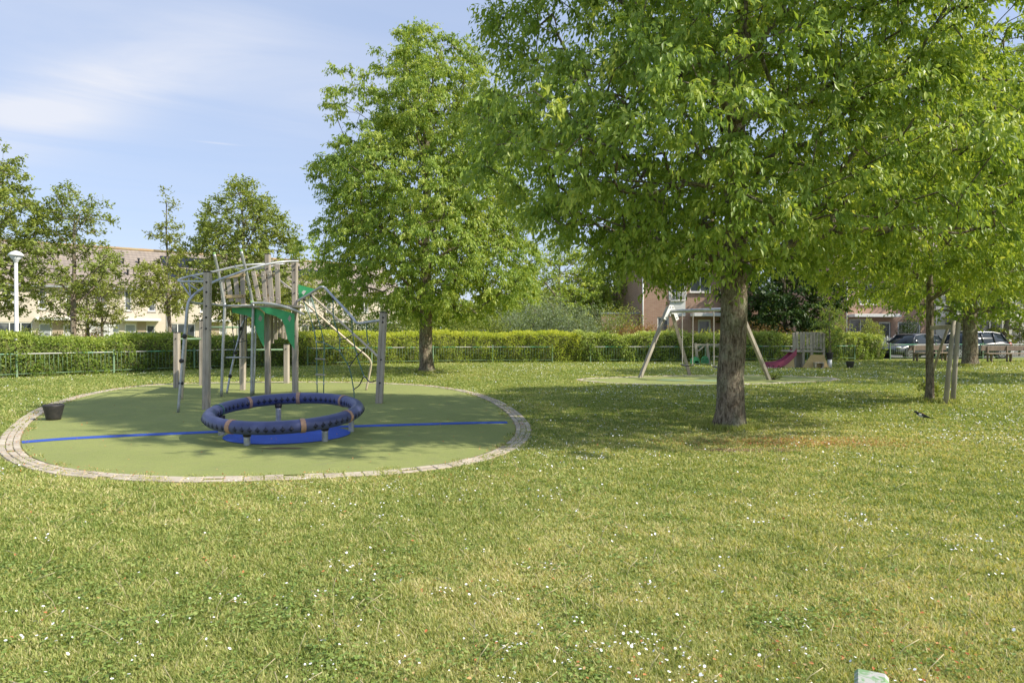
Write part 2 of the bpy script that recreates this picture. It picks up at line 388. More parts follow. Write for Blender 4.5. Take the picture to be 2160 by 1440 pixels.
def arc(pts, k=6):
    pts = [Vector(p) for p in pts]; out = []
    for i in range(len(pts)-1):
        p0 = pts[max(i-1, 0)]; p1 = pts[i]; p2 = pts[i+1]; p3 = pts[min(i+2, len(pts)-1)]
        for j in range(k):
            t_ = j/k; out.append(.5*((2*p1)+(p2-p0)*t_+(2*p0-5*p1+4*p2-p3)*t_*t_+(3*p1-p0-3*p2+p3)*t_**3))
    out.append(pts[-1]); return out
def closed_spline(pts, k=8):
    n = len(pts); out = []
    for i in range(n):
        p0, p1, p2, p3 = pts[i-1], pts[i], pts[(i+1) % n], pts[(i+2) % n]
        for j in range(k):
            t_ = j/k; out.append(.5*((2*p1)+(p2-p0)*t_+(2*p0-5*p1+4*p2-p3)*t_*t_+(3*p1-p0-3*p2+p3)*t_**3))
    return out
def np_mesh(name, V, F, mats, parent=None, tone=None, mi=None, smooth=False, local=True):
    """V (n,3), F (m,k) all faces with k corners"""
    me = bpy.data.meshes.new(name); n = len(V); m_, k = F.shape
    o_ = np.array(WLOC.get(parent.name, (0, 0, 0))) if parent is not None else np.zeros(3)
    me.vertices.add(n); me.vertices.foreach_set('co', (V-o_).astype(np.float32).ravel())
    me.loops.add(m_*k); me.loops.foreach_set('vertex_index', F.astype(np.int32).ravel())
    me.polygons.add(m_); me.polygons.foreach_set('loop_start', np.arange(0, m_*k, k, dtype=np.int32))
    try: me.polygons.foreach_set('loop_total', np.full(m_, k, dtype=np.int32))
    except Exception: pass
    for mt in mats: me.materials.append(M[mt])
    if mi is not None: me.polygons.foreach_set('material_index', mi.astype(np.int32))
    me.polygons.foreach_set('use_smooth', np.full(m_, smooth))
    if tone is not None:
        a = me.attributes.new('tone', 'FLOAT', 'POINT'); a.data.foreach_set('value', tone.astype(np.float32))
    me.update(calc_edges=True); o = bpy.data.objects.new(name, me); COL.objects.link(o)
    if parent is not None: o.parent = parent
    return o
def unit(a): return a/np.maximum(np.linalg.norm(a, axis=-1, keepdims=True), 1e-9)
def leaves_geo(pos, axis, nrm, ln, wd, fold=.25):
    """five-vertex folded leaves, two quads each"""
    axis = unit(axis); side = unit(np.cross(axis, nrm)); up = np.cross(side, axis)
    ln = ln[:, None]; wd = wd[:, None]
    b = pos; Mi = pos+axis*ln*.45-up*wd*fold*.6; Lf = pos+axis*ln*.42+side*wd*.5+up*wd*fold*.4; Rt = pos+axis*ln*.42-side*wd*.5+up*wd*fold*.4
    T = pos+axis*ln-up*ln*.10
    n = len(pos); V = np.stack([b, Lf, Mi, Rt, T], 1).reshape(-1, 3); i = np.arange(n)[:, None]*5
    F = np.concatenate([i+np.array([[0, 1, 4, 2]]), i+np.array([[0, 2, 4, 3]])], 1).reshape(-1, 4)
    return V, F

# ------------------------------------------------------------------ trees
def grow_tree(name, label, base, H, prof, seed, mat, nclump=600, per=40, leaf=(.10, .05), rt=.2, fork=.22, droop=.6, nlimb=12,
              group=None, lean=(0, 0), gaps=.35, cat='tree', spread=.42, top=.88, lump=.18, light=.35, dirs=(1, 1, 1, 1), limb_el=(25, 62), stems=True, tbias=0.0, flat=1.0, cut=None):
    rng = np.random.default_rng(seed); base = np.array(base, float)
    root = empty(name, tuple(base), label, cat, group)
    pz = np.array([p[0] for p in prof])*H; pr = np.array([p[1] for p in prof])
    phs = rng.uniform(0, 6.28, 8)
    def env(z, th):
        r = np.interp(z, pz, pr)*(dirs[0]*max(math.cos(th), 0)**2+dirs[1]*max(math.sin(th), 0)**2+dirs[2]*max(-math.cos(th), 0)**2+dirs[3]*max(-math.sin(th), 0)**2)
        m_ = 1+lump*(np.sin(2*th+phs[0]+z*.5)+.8*np.sin(3*th+phs[1]-z*.8)+.7*np.sin(5*th+phs[2]+z*1.3))*.6+lump*.6*np.sin(z*2.1+phs[3]+th)
        return r*m_
    nt_ = max(8, int(H*top/.35)); zz = np.linspace(0, H*top, nt_)
    wob = np.cumsum(rng.normal(0, .02, (nt_, 2)), 0)
    tr = np.stack([wob[:, 0]+lean[0]*zz/H, wob[:, 1]+lean[1]*zz/H, zz], 1)
    pos = [tuple(p) for p in tr]; par = [-1]+list(range(nt_-1))
    ax_at = lambda z: np.array([np.interp(z, zz, tr[:, 0]), np.interp(z, zz, tr[:, 1])])
    # limbs
    for i in range(nlimb):
        hz = H*(fork+(top-.12-fork)*(i/max(nlimb-1, 1))**1.15); k = int(np.argmin(abs(zz-hz))); th = i*2.4+rng.uniform(-.4, .4)+phs[4]
        el_ = R(limb_el[0]+(limb_el[1]-limb_el[0])*i/nlimb+rng.uniform(-8, 8)); p = np.array(pos[k]); cur = k
        d = np.array([math.cos(th)*math.cos(el_), math.sin(th)*math.cos(el_), math.sin(el_)])
        for s_ in range(40):
            d = d+rng.normal(0, .09, 3)+np.array([0, 0, .012 if s_ > 3 else 0]); d /= np.linalg.norm(d); p = p+d*.3
            q = p[:2]-ax_at(p[2])
            if p[2] > H*.97 or np.hypot(*q) > .72*env(p[2], math.atan2(q[1], q[0])): break
            pos.append(tuple(p)); par.append(cur); cur = len(pos)-1
    # clump centres through the crown volume
    cs = []; hsamp = np.linspace(pz[0], pz[-1], 60); w = np.interp(hsamp, pz, pr)**1.5; w /= w.sum()
    nz = rng.normal(0, 1, (14, 3)); nph = rng.uniform(0, 6.28, 14); hole = []
    while len(cs) < nclump:
        z = rng.choice(hsamp, p=w)+rng.uniform(-.1, .1)*H/10; th = rng.uniform(0, 6.283); rr = env(z, th)*rng.uniform(0, 1)**.42
        a_ = ax_at(min(z, zz[-1])); p = np.array([a_[0]+rr*math.cos(th), a_[1]+rr*math.sin(th), z])
        g = np.sin((nz@p)*1.1+nph).sum()/3.7
        if g < -1.2+gaps*1.6 and rng.uniform() < .8: continue
        if cut is not None and cut(base+p): continue
        cs.append(p)
    cs = np.array(cs)
    axd = np.hypot(cs[:, 0], cs[:, 1])+.3*abs(cs[:, 2]-H*.4); cs = cs[np.argsort(axd)]
    PA = np.zeros((len(pos)+nclump*14, 3)); npn = len(pos); PA[:npn] = pos; ends = []; inward = []
    fk = int(np.argmin(abs(zz-H*fork)))
    for p in cs:
        d = np.linalg.norm(PA[:npn]-p, axis=1)+.55*np.maximum(0, PA[:npn, 2]-p[2]); d[:fk] += 50
        k = int(np.argmin(d)); q = PA[k].copy(); Lg = np.linalg.norm(p-q); ns = max(1, min(9, int(Lg/.28))); cur = k
        side = rng.normal(0, .06*Lg, 3)
        for s_ in range(1, ns+1):
            f = s_/ns; x = q+(p-q)*f+side*math.sin(f*3.14)+np.array([0, 0, .10*Lg*math.sin(f*3.14)])
            PA[npn] = x; par.append(cur); cur = npn; npn += 1
        ends.append(cur); inward.append(unit(p-q))
    PA = PA[:npn]; cnt = np.zeros(npn)
    for e in ends: cnt[e] += 1
    for i in range(npn-1, 0, -1): cnt[par[i]] += cnt[i]
    cnt[:nt_] = np.maximum(cnt[:nt_], 1)
    rad = np.maximum(rt*(np.maximum(cnt, .5)/nclump)**.48, .008 if stems else .01)
    rad[:nt_] = np.maximum(rad[:nt_], np.interp(zz, [0, H*fork, H*top], [rt, rt*.80, .02]))
    # wood mesh
    V = []; F = []; ringof = {}
    def ring(i, r, d, n, flare=None):
        d = unit(np.array(d)); a_ = np.array([0, 0, 1.]) if abs(d[2]) < .9 else np.array([0, 1., 0]); u = unit(np.cross(d, a_)); w_ = np.cross(d, u); o = len(V)
        for j in range(n):
            t_ = 6.2832*j/n; V.append(PA[i]+(u*math.cos(t_)+w_*math.sin(t_))*r)
        return o
    # trunk ring set, flared at the foot
    nT = 20; to = []
    fz = np.concatenate([np.array([-.08, .0, .06, .14, .28, .5, .8]), np.arange(1.2, H*top, .4)])
    for z in fz:
        a_ = ax_at(max(z, 0)); r = float(np.interp(max(z, 0), zz, rad[:nt_])); fl = 1+.40*math.exp(-max(z, 0)/.20)+.10*math.exp(-max(z, 0)/.7)
        o = len(V); to.append(o)
        for j in range(nT):
            t_ = 6.2832*j/nT
            k_ = fl*(1+.05*math.sin(3*t_+phs[5]+z*.6)+.035*math.sin(5*t_+phs[6]-z*.9)+(.15*math.exp(-max(z, 0)/.25))*math.sin(4*t_+phs[7])+.02*math.sin(9*t_+z*2))
            V.append(np.array([a_[0]+r*k_*math.cos(t_), a_[1]+r*k_*math.sin(t_), z]))
    for i in range(len(to)-1):
        for j in range(nT): F.append((to[i]+j, to[i]+(j+1) % nT, to[i+1]+(j+1) % nT, to[i+1]+j))
    for i in range(nt_, npn):
        p_ = par[i]; n = 7 if rad[i] > .03 else (5 if rad[i] > .012 else 3)
        if not stems and rad[i] < .012: continue
        d = PA[i]-PA[p_]; r1 = rad[i]; r0 = rad[p_] if p_ >= nt_ and rad[p_] < rad[i]*1.35 else rad[i]*1.12
        key = (p_, n) if r0 == rad[p_] else None
        a0 = ringof.get(key) if key else None
        if a0 is None: a0 = ring(p_, r0, d, n)
        a1 = ring(i, r1, d, n); ringof[(i, n)] = a1
        for j in range(n): F.append((a0+j, a0+(j+1) % n, a1+(j+1) % n, a1+j))
    V = np.array(V)+base
    o = np_mesh('trunk', V, np.array(F), ['bark'], root, smooth=True)
    # leaves on short twigs round each clump centre
    C = PA[ends]; inw = np.array(inward); nC = len(C); tw = 5; lp = max(1, per//tw)
    out_ = C-np.array([*ax_at(H*.4), H*.38]); out_ = unit(out_)
    td = unit(out_[:, None]*.7+inw[:, None]*.5+rng.normal(0, .75, (nC, tw, 3))); td[..., 2] *= .55; td = unit(td); tl = spread*rng.uniform(.6, 1.25, (nC, tw, 1))
    tt = (np.arange(lp)+rng.uniform(0, 1, (nC, tw, lp)))/lp
    pos_ = C[:, None, None]+td[:, :, None]*(tl[..., None]*tt[..., None])
    pos_[..., 2] -= droop*.35*spread*tt**2
    pos_ = pos_+rng.normal(0, .035, pos_.shape)
    pos_ = pos_.reshape(-1, 3); n = len(pos_)
    tdr = np.repeat(td.reshape(-1, 3), lp, 0)
    ax = tdr*.55+rng.normal(0, .45, (n, 3)); ax[:, 2] -= droop*rng.uniform(.4, 1.5, n)
    nr = rng.normal(0, .55, (n, 3))+np.repeat(np.repeat(out_, tw*lp, 0)*.5, 1, 0)+np.array([0, 0, .7*flat])
    sz = rng.uniform(.65, 1.2, n)
    V, F = leaves_geo(pos_+base, ax, nr, leaf[0]*sz, leaf[1]*sz)
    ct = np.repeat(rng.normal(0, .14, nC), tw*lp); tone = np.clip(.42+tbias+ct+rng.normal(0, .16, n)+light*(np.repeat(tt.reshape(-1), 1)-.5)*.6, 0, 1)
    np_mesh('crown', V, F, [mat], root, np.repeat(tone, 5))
    return root

def shrub(name, label, centre, size, seed, mat, n=5000, leaf=(.06, .035), group=None, cat='shrub', upright=.3, lumps=9, taper=0.0, mats=None):
    """bush: leafy lumps over a few stems"""
    rng = np.random.default_rng(seed); c = np.array(centre, float); root = empty(name, tuple(c), label, cat, group); sx, sy, sz = size
    lc = []; lr = []
    for i in range(lumps):
        th = rng.uniform(0, 6.28); q = rng.uniform(0, 1)**.6; zf = rng.uniform(.22, .78); tp = 1-taper*zf
        lc.append([sx*.5*q*.75*math.cos(th)*tp, sy*.5*q*.75*math.sin(th)*tp, sz*zf]); lr.append(rng.uniform(.22, .38)*(1-taper*.5*zf))
    lc = np.array(lc); lr = np.array(lr)
    k = rng.integers(0, lumps, n); d = unit(rng.normal(0, 1, (n, 3))); rr = rng.uniform(.55, 1.08, n)**.7
    p = lc[k]+d*(rr*lr[k])[:, None]*np.array([sx*.95, sy*.95, sz*.9])*.95
    p += .06*min(sx, sz)*np.sin(p[:, [1, 2, 0]]*9+seed)
    keep = p[:, 2] > .02; p = p[keep]; d = d[keep]; n = len(p)
    ax = d*.5+rng.normal(0, .6, (n, 3)); ax[:, 2] += upright
    nr = d*.8+rng.normal(0, .5, (n, 3))+np.array([0, 0, .5]); s_ = rng.uniform(.6, 1.3, n)
    V, F = leaves_geo(p+c, ax, nr, leaf[0]*s_, leaf[1]*s_)
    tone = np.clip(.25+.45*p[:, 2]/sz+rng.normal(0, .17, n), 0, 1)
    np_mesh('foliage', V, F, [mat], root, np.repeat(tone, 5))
    mb = MB()
    for i in range(max(4, lumps)):
        e = lc[i % lumps]; mb.tube([c, c+np.array([e[0]*.4, e[1]*.4, e[2]*.5]), c+e, c+e+rng.normal(0, .15, 3)*sz*.5+np.array([0, 0, sz*.12])], [.03, .022, .014, .006], 'bark', 5)
    mb.build('stem', root)
    return root

# ------------------------------------------------------------------ ground
def poly_sheet(name, pts, z, mat, inner=None):
    mb = MB(); mb.add([(p[0], p[1], z) for p in pts], [tuple(range(len(pts)))], mat); o = mb.build(name); tag(o, kind='structure'); return o
gm = MB(); nx = 60; vs = []; xs = np.linspace(-400, 400, 41); ys = np.linspace(-60, 700, 41)
for y in ys:
    for x in xs: vs.append((x, y, 0))
gm.add(vs, [(j*41+i, j*41+i+1, (j+1)*41+i+1, (j+1)*41+i) for j in range(40) for i in range(40)], 'lawn')
tag(gm.build('lawn'), kind='structure')

inner_px = [(45, 938), (56, 905), (92, 872), (139, 849), (207, 830), (290, 816), (373, 810.5), (480, 807.5), (620, 806.5), (760, 808), (880, 813.5), (960, 824), (1020, 842), (1060, 866), (1083, 893),
            (1084, 916), (1062, 938), (1020, 958), (950, 976), (850, 989), (740, 997), (600, 1003), (450, 1007), (330, 1005), (210, 997), (120, 983), (66, 963)]
inner = closed_spline([G(*p) for p in inner_px], 7)
poly_sheet('play_surface', inner, .010, 'turf')
def offset_loop(pts, d):
    n = len(pts); c = sum((Vector((p.x, p.y, 0)) for p in pts), Vector())/n; o = []
    for i in range(n):
        t_ = (pts[(i+1) % n]-pts[i-1]); nn = Vector((t_.y, -t_.x, 0)).normalized()
        if nn.dot(pts[i]-c) < 0: nn = -nn
        o.append(pts[i]+nn*d)
    return o
def resample(pts, step):
    out = []; n = len(pts); acc = 0
    for i in range(n):
        a_, b_ = pts[i], pts[(i+1) % n]; l_ = (b_-a_).length
        while acc < l_: out.append(a_+(b_-a_)*(acc/l_)); acc += step
        acc -= l_
    return out
def edging(name, loop, rows, pw, pl, seed, jz=.008):
    rnd = random.Random(seed); mb = MB()
    a_ = offset_loop(loop, .005); b_ = offset_loop(loop, rows*pw+.03); n = len(loop)
    mb.add([(p.x, p.y, .003) for p in a_]+[(p.x, p.y, .003) for p in b_], [(i, (i+1) % n, n+(i+1) % n, n+i) for i in range(n)], 'joint')
    for r_ in range(rows):
        pts = resample(offset_loop(loop, pw*(r_+.5)+.015), pl); m_ = len(pts)
        for i in range(m_):
            if rnd.random() < .05: continue
            p = pts[i]; q = pts[(i+1) % m_]; d = (q-p); 
            if d.length > pl*1.6 or d.length < pl*.5: continue
            ang = math.atan2(d.y, d.x)+rnd.uniform(-.04, .04); c_ = (p+q)/2
            h_ = .014+rnd.uniform(-jz, jz)
            mb.box((c_.x, c_.y, h_/2+.003), (pl*.93, pw*.90, h_), 'paver', Matrix.Rotation(ang, 3, 'Z') @ Matrix.Rotation(rnd.uniform(-.03, .03), 3, 'X'), .006)
    o = mb.build(name); tag(o, kind='structure'); return o
edging('paved_edging', inner, 3, .080, .20, 3, .004)
# swing patch
sw_px = [(1228, 801), (1290, 797.5), (1380, 794.5), (1480, 792.7), (1600, 792.7), (1690, 795), (1752, 798.5), (1735, 803), (1660, 807), (1540, 811), (1420, 812), (1300, 808)]
sw_in = closed_spline([G(*p) for p in sw_px], 5)
poly_sheet('swing_surface', sw_in, .010, 'turf'); edging('paved_edging_swing', sw_in, 2, .11, .2, 5)
for i, (a_, b_) in enumerate((((1420, 802), 30), ((1500, 803), 34))):
    c_ = G(*a_); poly_sheet('worn_pad', [Vector((c_.x+.55*math.cos(k*.3927), c_.y+.5*math.sin(k*.3927), 0)) for k in range(16)], .014, 'pad_green')
# blue disc and line
ring_c = Vector((-3.32, 10.0, 0))
poly_sheet('blue_disc', [Vector((ring_c.x+.03+.89*math.cos(k*math.pi/32), ring_c.y+.02+.89*math.sin(k*math.pi/32), 0)) for k in range(64)], .018, 'blue_turf')
lineL = arc([G(46, 934), G(150, 926), G(300, 918.5), G(457, 912), G(600, 905)], 6); lineR = arc([G(600, 905), G(720, 901), G(860, 897), G(980, 893.5), G(1070, 892)], 6)
for nm, ln_ in (('blue_line', lineL), ('blue_line', lineR)):
    wv = [.07]*len(ln_); mb = MB(); n = len(ln_); vs = []
    for i, p in enumerate(ln_):
        d = (ln_[min(i+1, n-1)]-ln_[max(i-1, 0)]).normalized(); s_ = Vector((-d.y, d.x, 0)); vs += [(p+s_*.13).xy[:]+(.014,), (p-s_*.13).xy[:]+(.014,)]
    mb.add(vs, [(2*i, 2*i+1, 2*i+3, 2*i+2) for i in range(n-1)], 'blue_turf'); tag(mb.build(nm), kind='structure')
# roads beyond the fence (right car park, left street)
poly_sheet('road', [Vector(p) for p in ((19, 39.8, 0), (80, 52, 0), (80, 66, 0), (15, 50, 0))], .006, 'road')
poly_sheet('road_street', [Vector(p) for p in ((-46, 22, 0), (-18, 24.8, 0), (-9, 36.5, 0), (8, 60, 0), (2, 66, 0), (-30, 44, 0), (-46, 34, 0))], .006, 'road')

def inside(px, py, poly):
    poly = np.array([(p[0], p[1]) for p in poly]); r = np.zeros(len(px), bool); n = len(poly); j = n-1
    for i in range(n):
        xi, yi = poly[i]; xj, yj = poly[j]; c_ = ((yi > py) != (yj > py)) & (px < (xj-xi)*(py-yi)/(yj-yi+1e-12)+xi); r ^= c_; j = i
    return r
outer_loop = offset_loop(inner, .275); sw_out = offset_loop(sw_in, .20)
FENCE = [Vector(p) for p in ((-22.5, 15.8, 0), (-17.0, 22.9, 0), (-12.6, 28.7, 0), (-8.6, 32.4, 0), (-2.2, 35.1, 0), (3.0, 35.5, 0), (10.3, 36.2, 0), (21.3, 38.9, 0), (27.5, 40.1, 0), (46, 42.6, 0))]
fence_s = arc(FENCE, 8)
lawn_poly = [(p.x, p.y) for p in fence_s]+[(60, 44), (60, -10), (-60, -10), (-40, 0)]
def scatter(n, rng, dmin=1.6, dmax=40, power=1.0, ang=54):
    u = rng.uniform(0, 1, n)
    if abs(power-1) < 1e-6: d = dmin*(dmax/dmin)**u
    else: e = 1-power; d = (dmin**e+u*(dmax**e-dmin**e))**(1/e)
    a_ = R(1)*rng.uniform(-ang, ang, n); return d*np.tan(a_), d
def vnoise(x, y, seed, octs=((.5, 1), (1.3, .6), (3.1, .4), (7, .3))):
    rr = np.random.default_rng(seed); v = np.zeros_like(x)
    for f, a_ in octs:
        for k in range(4):
            t_ = rr.uniform(0, 6.28); v += a_*np.sin(f*(x*math.cos(t_)+y*math.sin(t_))*2+rr.uniform(0, 6.28)+.8*np.sin(f*1.7*(y*math.cos(t_)-x*math.sin(t_))))/4
    return v
rng = np.random.default_rng(11)
# grass blades: short mown lawn
x, y = scatter(1350000, rng, 1.9, 38, 1.15)
ok = ~inside(x, y, outer_loop) & ~inside(x, y, sw_out) & inside(x, y, lawn_poly)
e1 = inside(x, y, offset_loop(inner, .08)); # grass creeping in over the pavers
cr = inside(x, y, outer_loop) & ~e1 & (vnoise(x, y, 5, ((.8, 1), (2, 1), (6, 1))) > -.02) & (rng.uniform(0, 1, len(x)) < .8)
cr2 = inside(x, y, outer_loop) & ~inside(x, y, offset_loop(inner, -.12)) & (vnoise(x, y, 9, ((.9, 1), (5, 1))) > .1) & (rng.uniform(0, 1, len(x)) < .6)
ok |= (cr | cr2) & ~inside(x, y, sw_out)
x = x[ok]; y = y[ok]; n = len(x); dd = np.hypot(x, y)
patch = vnoise(x, y, 21); tuft = vnoise(x, y, 22, ((3, 1), (8, 1)))
hgt = (.016+.012*rng.uniform(0, 1, n)+.012*np.clip(tuft, 0, 1))*(1+.025*dd)*np.where(rng.uniform(0, 1, n) < .012, 2.0, 1)
wd = (.0019+.00075*dd)*rng.uniform(.7, 1.3, n)
th = rng.uniform(0, 6.28, n); ln_ = rng.uniform(.3, 1.3, n)
base_ = np.stack([x, y, np.zeros(n)], 1); dirh = np.stack([np.cos(th), np.sin(th), np.zeros(n)], 1); ph = th+1.57+rng.normal(0, .5, n); sdv = np.stack([np.cos(ph), np.sin(ph), np.zeros(n)], 1)
tip = base_+dirh*(hgt*ln_)[:, None]; tip[:, 2] = hgt*np.clip(1.15-ln_*.45, .35, 1)
V = np.stack([base_-sdv*wd[:, None], base_+sdv*wd[:, None], tip], 1).reshape(-1, 3); F = np.arange(3*n).reshape(-1, 3)
under = np.exp(-(((x-3.9)/2.2)**2+((y-9.6)/1.0)**2))
fine = vnoise(x, y, 23, ((5, 1), (11, .8), (23, .6))); tone = np.clip(.39-.17*np.clip((y-7.5)/6, 0, 1)+.17*patch+.17*fine+rng.normal(0, .27, n)+.25*under+.05, 0, 1)
tag(np_mesh('grass', V, F, ['blade'], None, np.repeat(tone, 3)), 'short mown lawn grass, green with dry straw patches', 'grass', kind='stuff')
bx_ = []; by_ = []
for (cx0, cy0, r0, k0) in ((G(1535, 902).x, G(1535, 902).y, .30, 2600), (G(900, 786).x, G(900, 786).y, .36, 1500), (G(1960, 846).x, G(1960, 846).y, .12, 500), (G(2000, 850).x, G(2000, 850).y, .09, 400), (G(2047, 771).x, G(2047, 771).y, .42, 900)):
    t_ = rng.uniform(0, 6.28, k0); q_ = r0+abs(rng.normal(0, .10, k0)); bx_.append(cx0+q_*np.cos(t_)); by_.append(cy0+q_*np.sin(t_))
x = np.concatenate(bx_); y = np.concatenate(by_); n = len(x); hgt = rng.uniform(.03, .11, n)*(1+.01*y); th = rng.uniform(0, 6.28, n); wd = .003+.0006*y
base_ = np.stack([x, y, np.zeros(n)], 1); tip = base_+np.stack([np.cos(th)*hgt*.5, np.sin(th)*hgt*.5, hgt], 1); sdv = np.stack([np.sin(th), -np.cos(th), np.zeros(n)], 1)
V = np.stack([base_-sdv*wd[:, None], base_+sdv*wd[:, None], tip], 1).reshape(-1, 3)
tag(np_mesh('long_grass', V, np.arange(3*n).reshape(-1, 3), ['blade'], None, np.repeat(rng.uniform(.05, .7, n), 3)), 'longer unmown grass round the foot of the tree trunks', 'grass', kind='stuff')
# daisies
x, y = scatter(190000, rng, 2.2, 34, .5)
w = vnoise(x, y, 31, ((.35, .7), (1.1, .6), (4, .7), (9, .6))); keep = (w+.30*np.clip((x-2)/6, -1, 1)+.25*(y > 9)+rng.normal(0, .55, len(x)) > 1.05) & ~inside(x, y, outer_loop) & ~inside(x, y, sw_out) & inside(x, y, lawn_poly)
x = x[keep]; y = y[keep]; n = len(x); dd = np.hypot(x, y); r_ = 0.0046*rng.uniform(.6, 1.5, n)*(1+.06*dd); z = .034+.018*rng.uniform(0, 1, n)*(1+.03*dd)
tl = rng.normal(0, .35, (n, 2)); k = 6; V = []
ang = np.arange(k)*2*math.pi/k
cx_ = np.stack([x, y, z], 1)
P_ = cx_[:, None]+np.stack([np.cos(ang)[None]*r_[:, None], np.sin(ang)[None]*r_[:, None], np.cos(ang)[None]*r_[:, None]*tl[:, :1]+np.sin(ang)[None]*r_[:, None]*tl[:, 1:]], 2)
V = P_.reshape(-1, 3); F = np.arange(n*k).reshape(-1, k)
tag(np_mesh('daisies', V, F, ['daisy'], None), 'tiny white daisies scattered over the lawn', 'daisies', kind='stuff')
# fallen reddish leaves and straw
x, y = scatter(16000, rng, 2.0, 22, .9, 44)
u1 = np.exp(-(((x-3.9)/1.6)**2+((y-9.35)/.55)**2)); w = vnoise(x, y, 41)
keep = ((w+rng.normal(0, .4, len(x)) > .60) | (rng.uniform(0, 1, len(x)) < u1)) & inside(x, y, lawn_poly) & ~inside(x, y, inner)
ex = rng.normal(3.9, .9, 2200); ey = rng.normal(9.25, .26, 2200)
lp_ = resample(offset_loop(inner, .05), .03); sel = rng.integers(0, len(lp_), 1500); lx = np.array([lp_[i].x for i in sel])+rng.normal(0, .09, 1500); ly = np.array([lp_[i].y for i in sel])+rng.normal(0, .09, 1500)
tx = rng.uniform(-8.5, 0, 700); ty = rng.uniform(7, 18, 700); tk = inside(tx, ty, inner) & (rng.uniform(0, 1, 700) < .5); tx = tx[tk]; ty = ty[tk]
kk = vnoise(lx, ly, 77, ((1, 1), (3, 1))) > -.1; lx = lx[kk]; ly = ly[kk]
x = np.concatenate([x[keep], ex, lx, tx]); y = np.concatenate([y[keep], ey, ly, ty]); n = len(x)
pos_ = np.stack([x, y, np.full(n, .028)+rng.uniform(0, .016, n)], 1); ax = rng.normal(0, 1, (n, 3))*np.array([1, 1, .25]); nr = rng.normal(0, .3, (n, 3))+np.array([0, 0, 1]); s_ = rng.uniform(.5, 1.1, n)*(1+.02*y)
V, F = leaves_geo(pos_, ax, nr, .025*s_, .014*s_)
tag(np_mesh('fallen_leaves', V, F, ['petal_red'], None, np.repeat(rng.uniform(0, 1, n), 5)), 'small rusty brown fallen leaves strewn in the lawn', 'fallen leaves', kind='stuff')
x, y = scatter(170000, rng, 2.0, 16, 1.1, 42); w = vnoise(x, y, 63, ((.9, .7), (2.3, .8), (6, .9))); keep = (w+rng.normal(0, .55, len(x)) > .75) & ~inside(x, y, outer_loop); x = x[keep]; y = y[keep]; n = len(x)
th = rng.uniform(0, 6.28, n); ax = np.stack([np.cos(th), np.sin(th), rng.uniform(-.1, .5, n)], 1); s_ = rng.uniform(.6, 1.3, n)*(1+.04*y)
V, F = leaves_geo(np.stack([x, y, rng.uniform(.008, .034, n)], 1), ax, rng.normal(0, .35, (n, 3))+np.array([0, 0, 1.]), .021*s_, .014*s_)
tag(np_mesh('clover', V, F, ['leaf_clover'], None, np.repeat(rng.uniform(0, 1, n), 5)), 'patches of small leaved clover among the lawn grass', 'clover', kind='stuff')
# weeds: rosettes and seed stalks
x, y = scatter(260, rng, 2.2, 16, .8, 40); keep = ~inside(x, y, outer_loop) & (vnoise(x, y, 61) > 0); x = x[keep]; y = y[keep]; n = len(x)
k = 9; th = rng.uniform(0, 6.28, (n, k)); ax = np.stack([np.cos(th), np.sin(th), np.full_like(th, .45)], 2).reshape(-1, 3)
pos_ = np.repeat(np.stack([x, y, np.full(n, .006)], 1), k, 0); V, F = leaves_geo(pos_, ax, np.tile([[0, 0, 1.]], (n*k, 1)), 0.04*rng.uniform(.6, 1.2, n*k), .014*rng.uniform(.7, 1.3, n*k))
tag(np_mesh('weeds', V, F, ['leaf_near'], None, np.repeat(rng.uniform(0, .7, n*k), 5)), 'low broad leaved weeds growing flat in the lawn', 'weeds', kind='stuff')
mb = MB(); rnd = random.Random(4)
for i in range(420):
    d = 2.4*(14/2.4)**rnd.random(); a_ = R(rnd.uniform(-37, 37)); p = Vector((d*math.tan(a_), d, 0)); h = rnd.uniform(.05, .13)
    if inside(np.array([p.x]), np.array([p.y]), outer_loop)[0]: continue
    l_ = Vector((rnd.uniform(-.09, .09), rnd.uniform(-.07, .07), h)); mb.tube([p, p+l_*.6, p+l_+Vector((l_.x*.4, 0, 0))], [.0012+.0002*d, .001+.0002*d, .0018+.0003*d], 'blade_dry', 3)
tag(mb.build('seed_stalks'), 'thin pale seed stalks standing above the mown lawn', 'seed stalks', kind='stuff')
# bare earth by the tree and by the ring
for nm, c_, rx, ry, z in (('bare_earth', G(1590, 950), .85, .16, .012), ('bare_earth', G(595, 947), .36, .05, .0145)):
    rr_ = random.Random(int(c_.x*100)); poly_sheet(nm, [Vector((c_.x+rx*math.cos(k*.2618)*rr_.uniform(.6, 1.1), c_.y+ry*math.sin(k*.2618)*rr_.uniform(.5, 1.2), 0)) for k in range(24)], z, 'dirt')

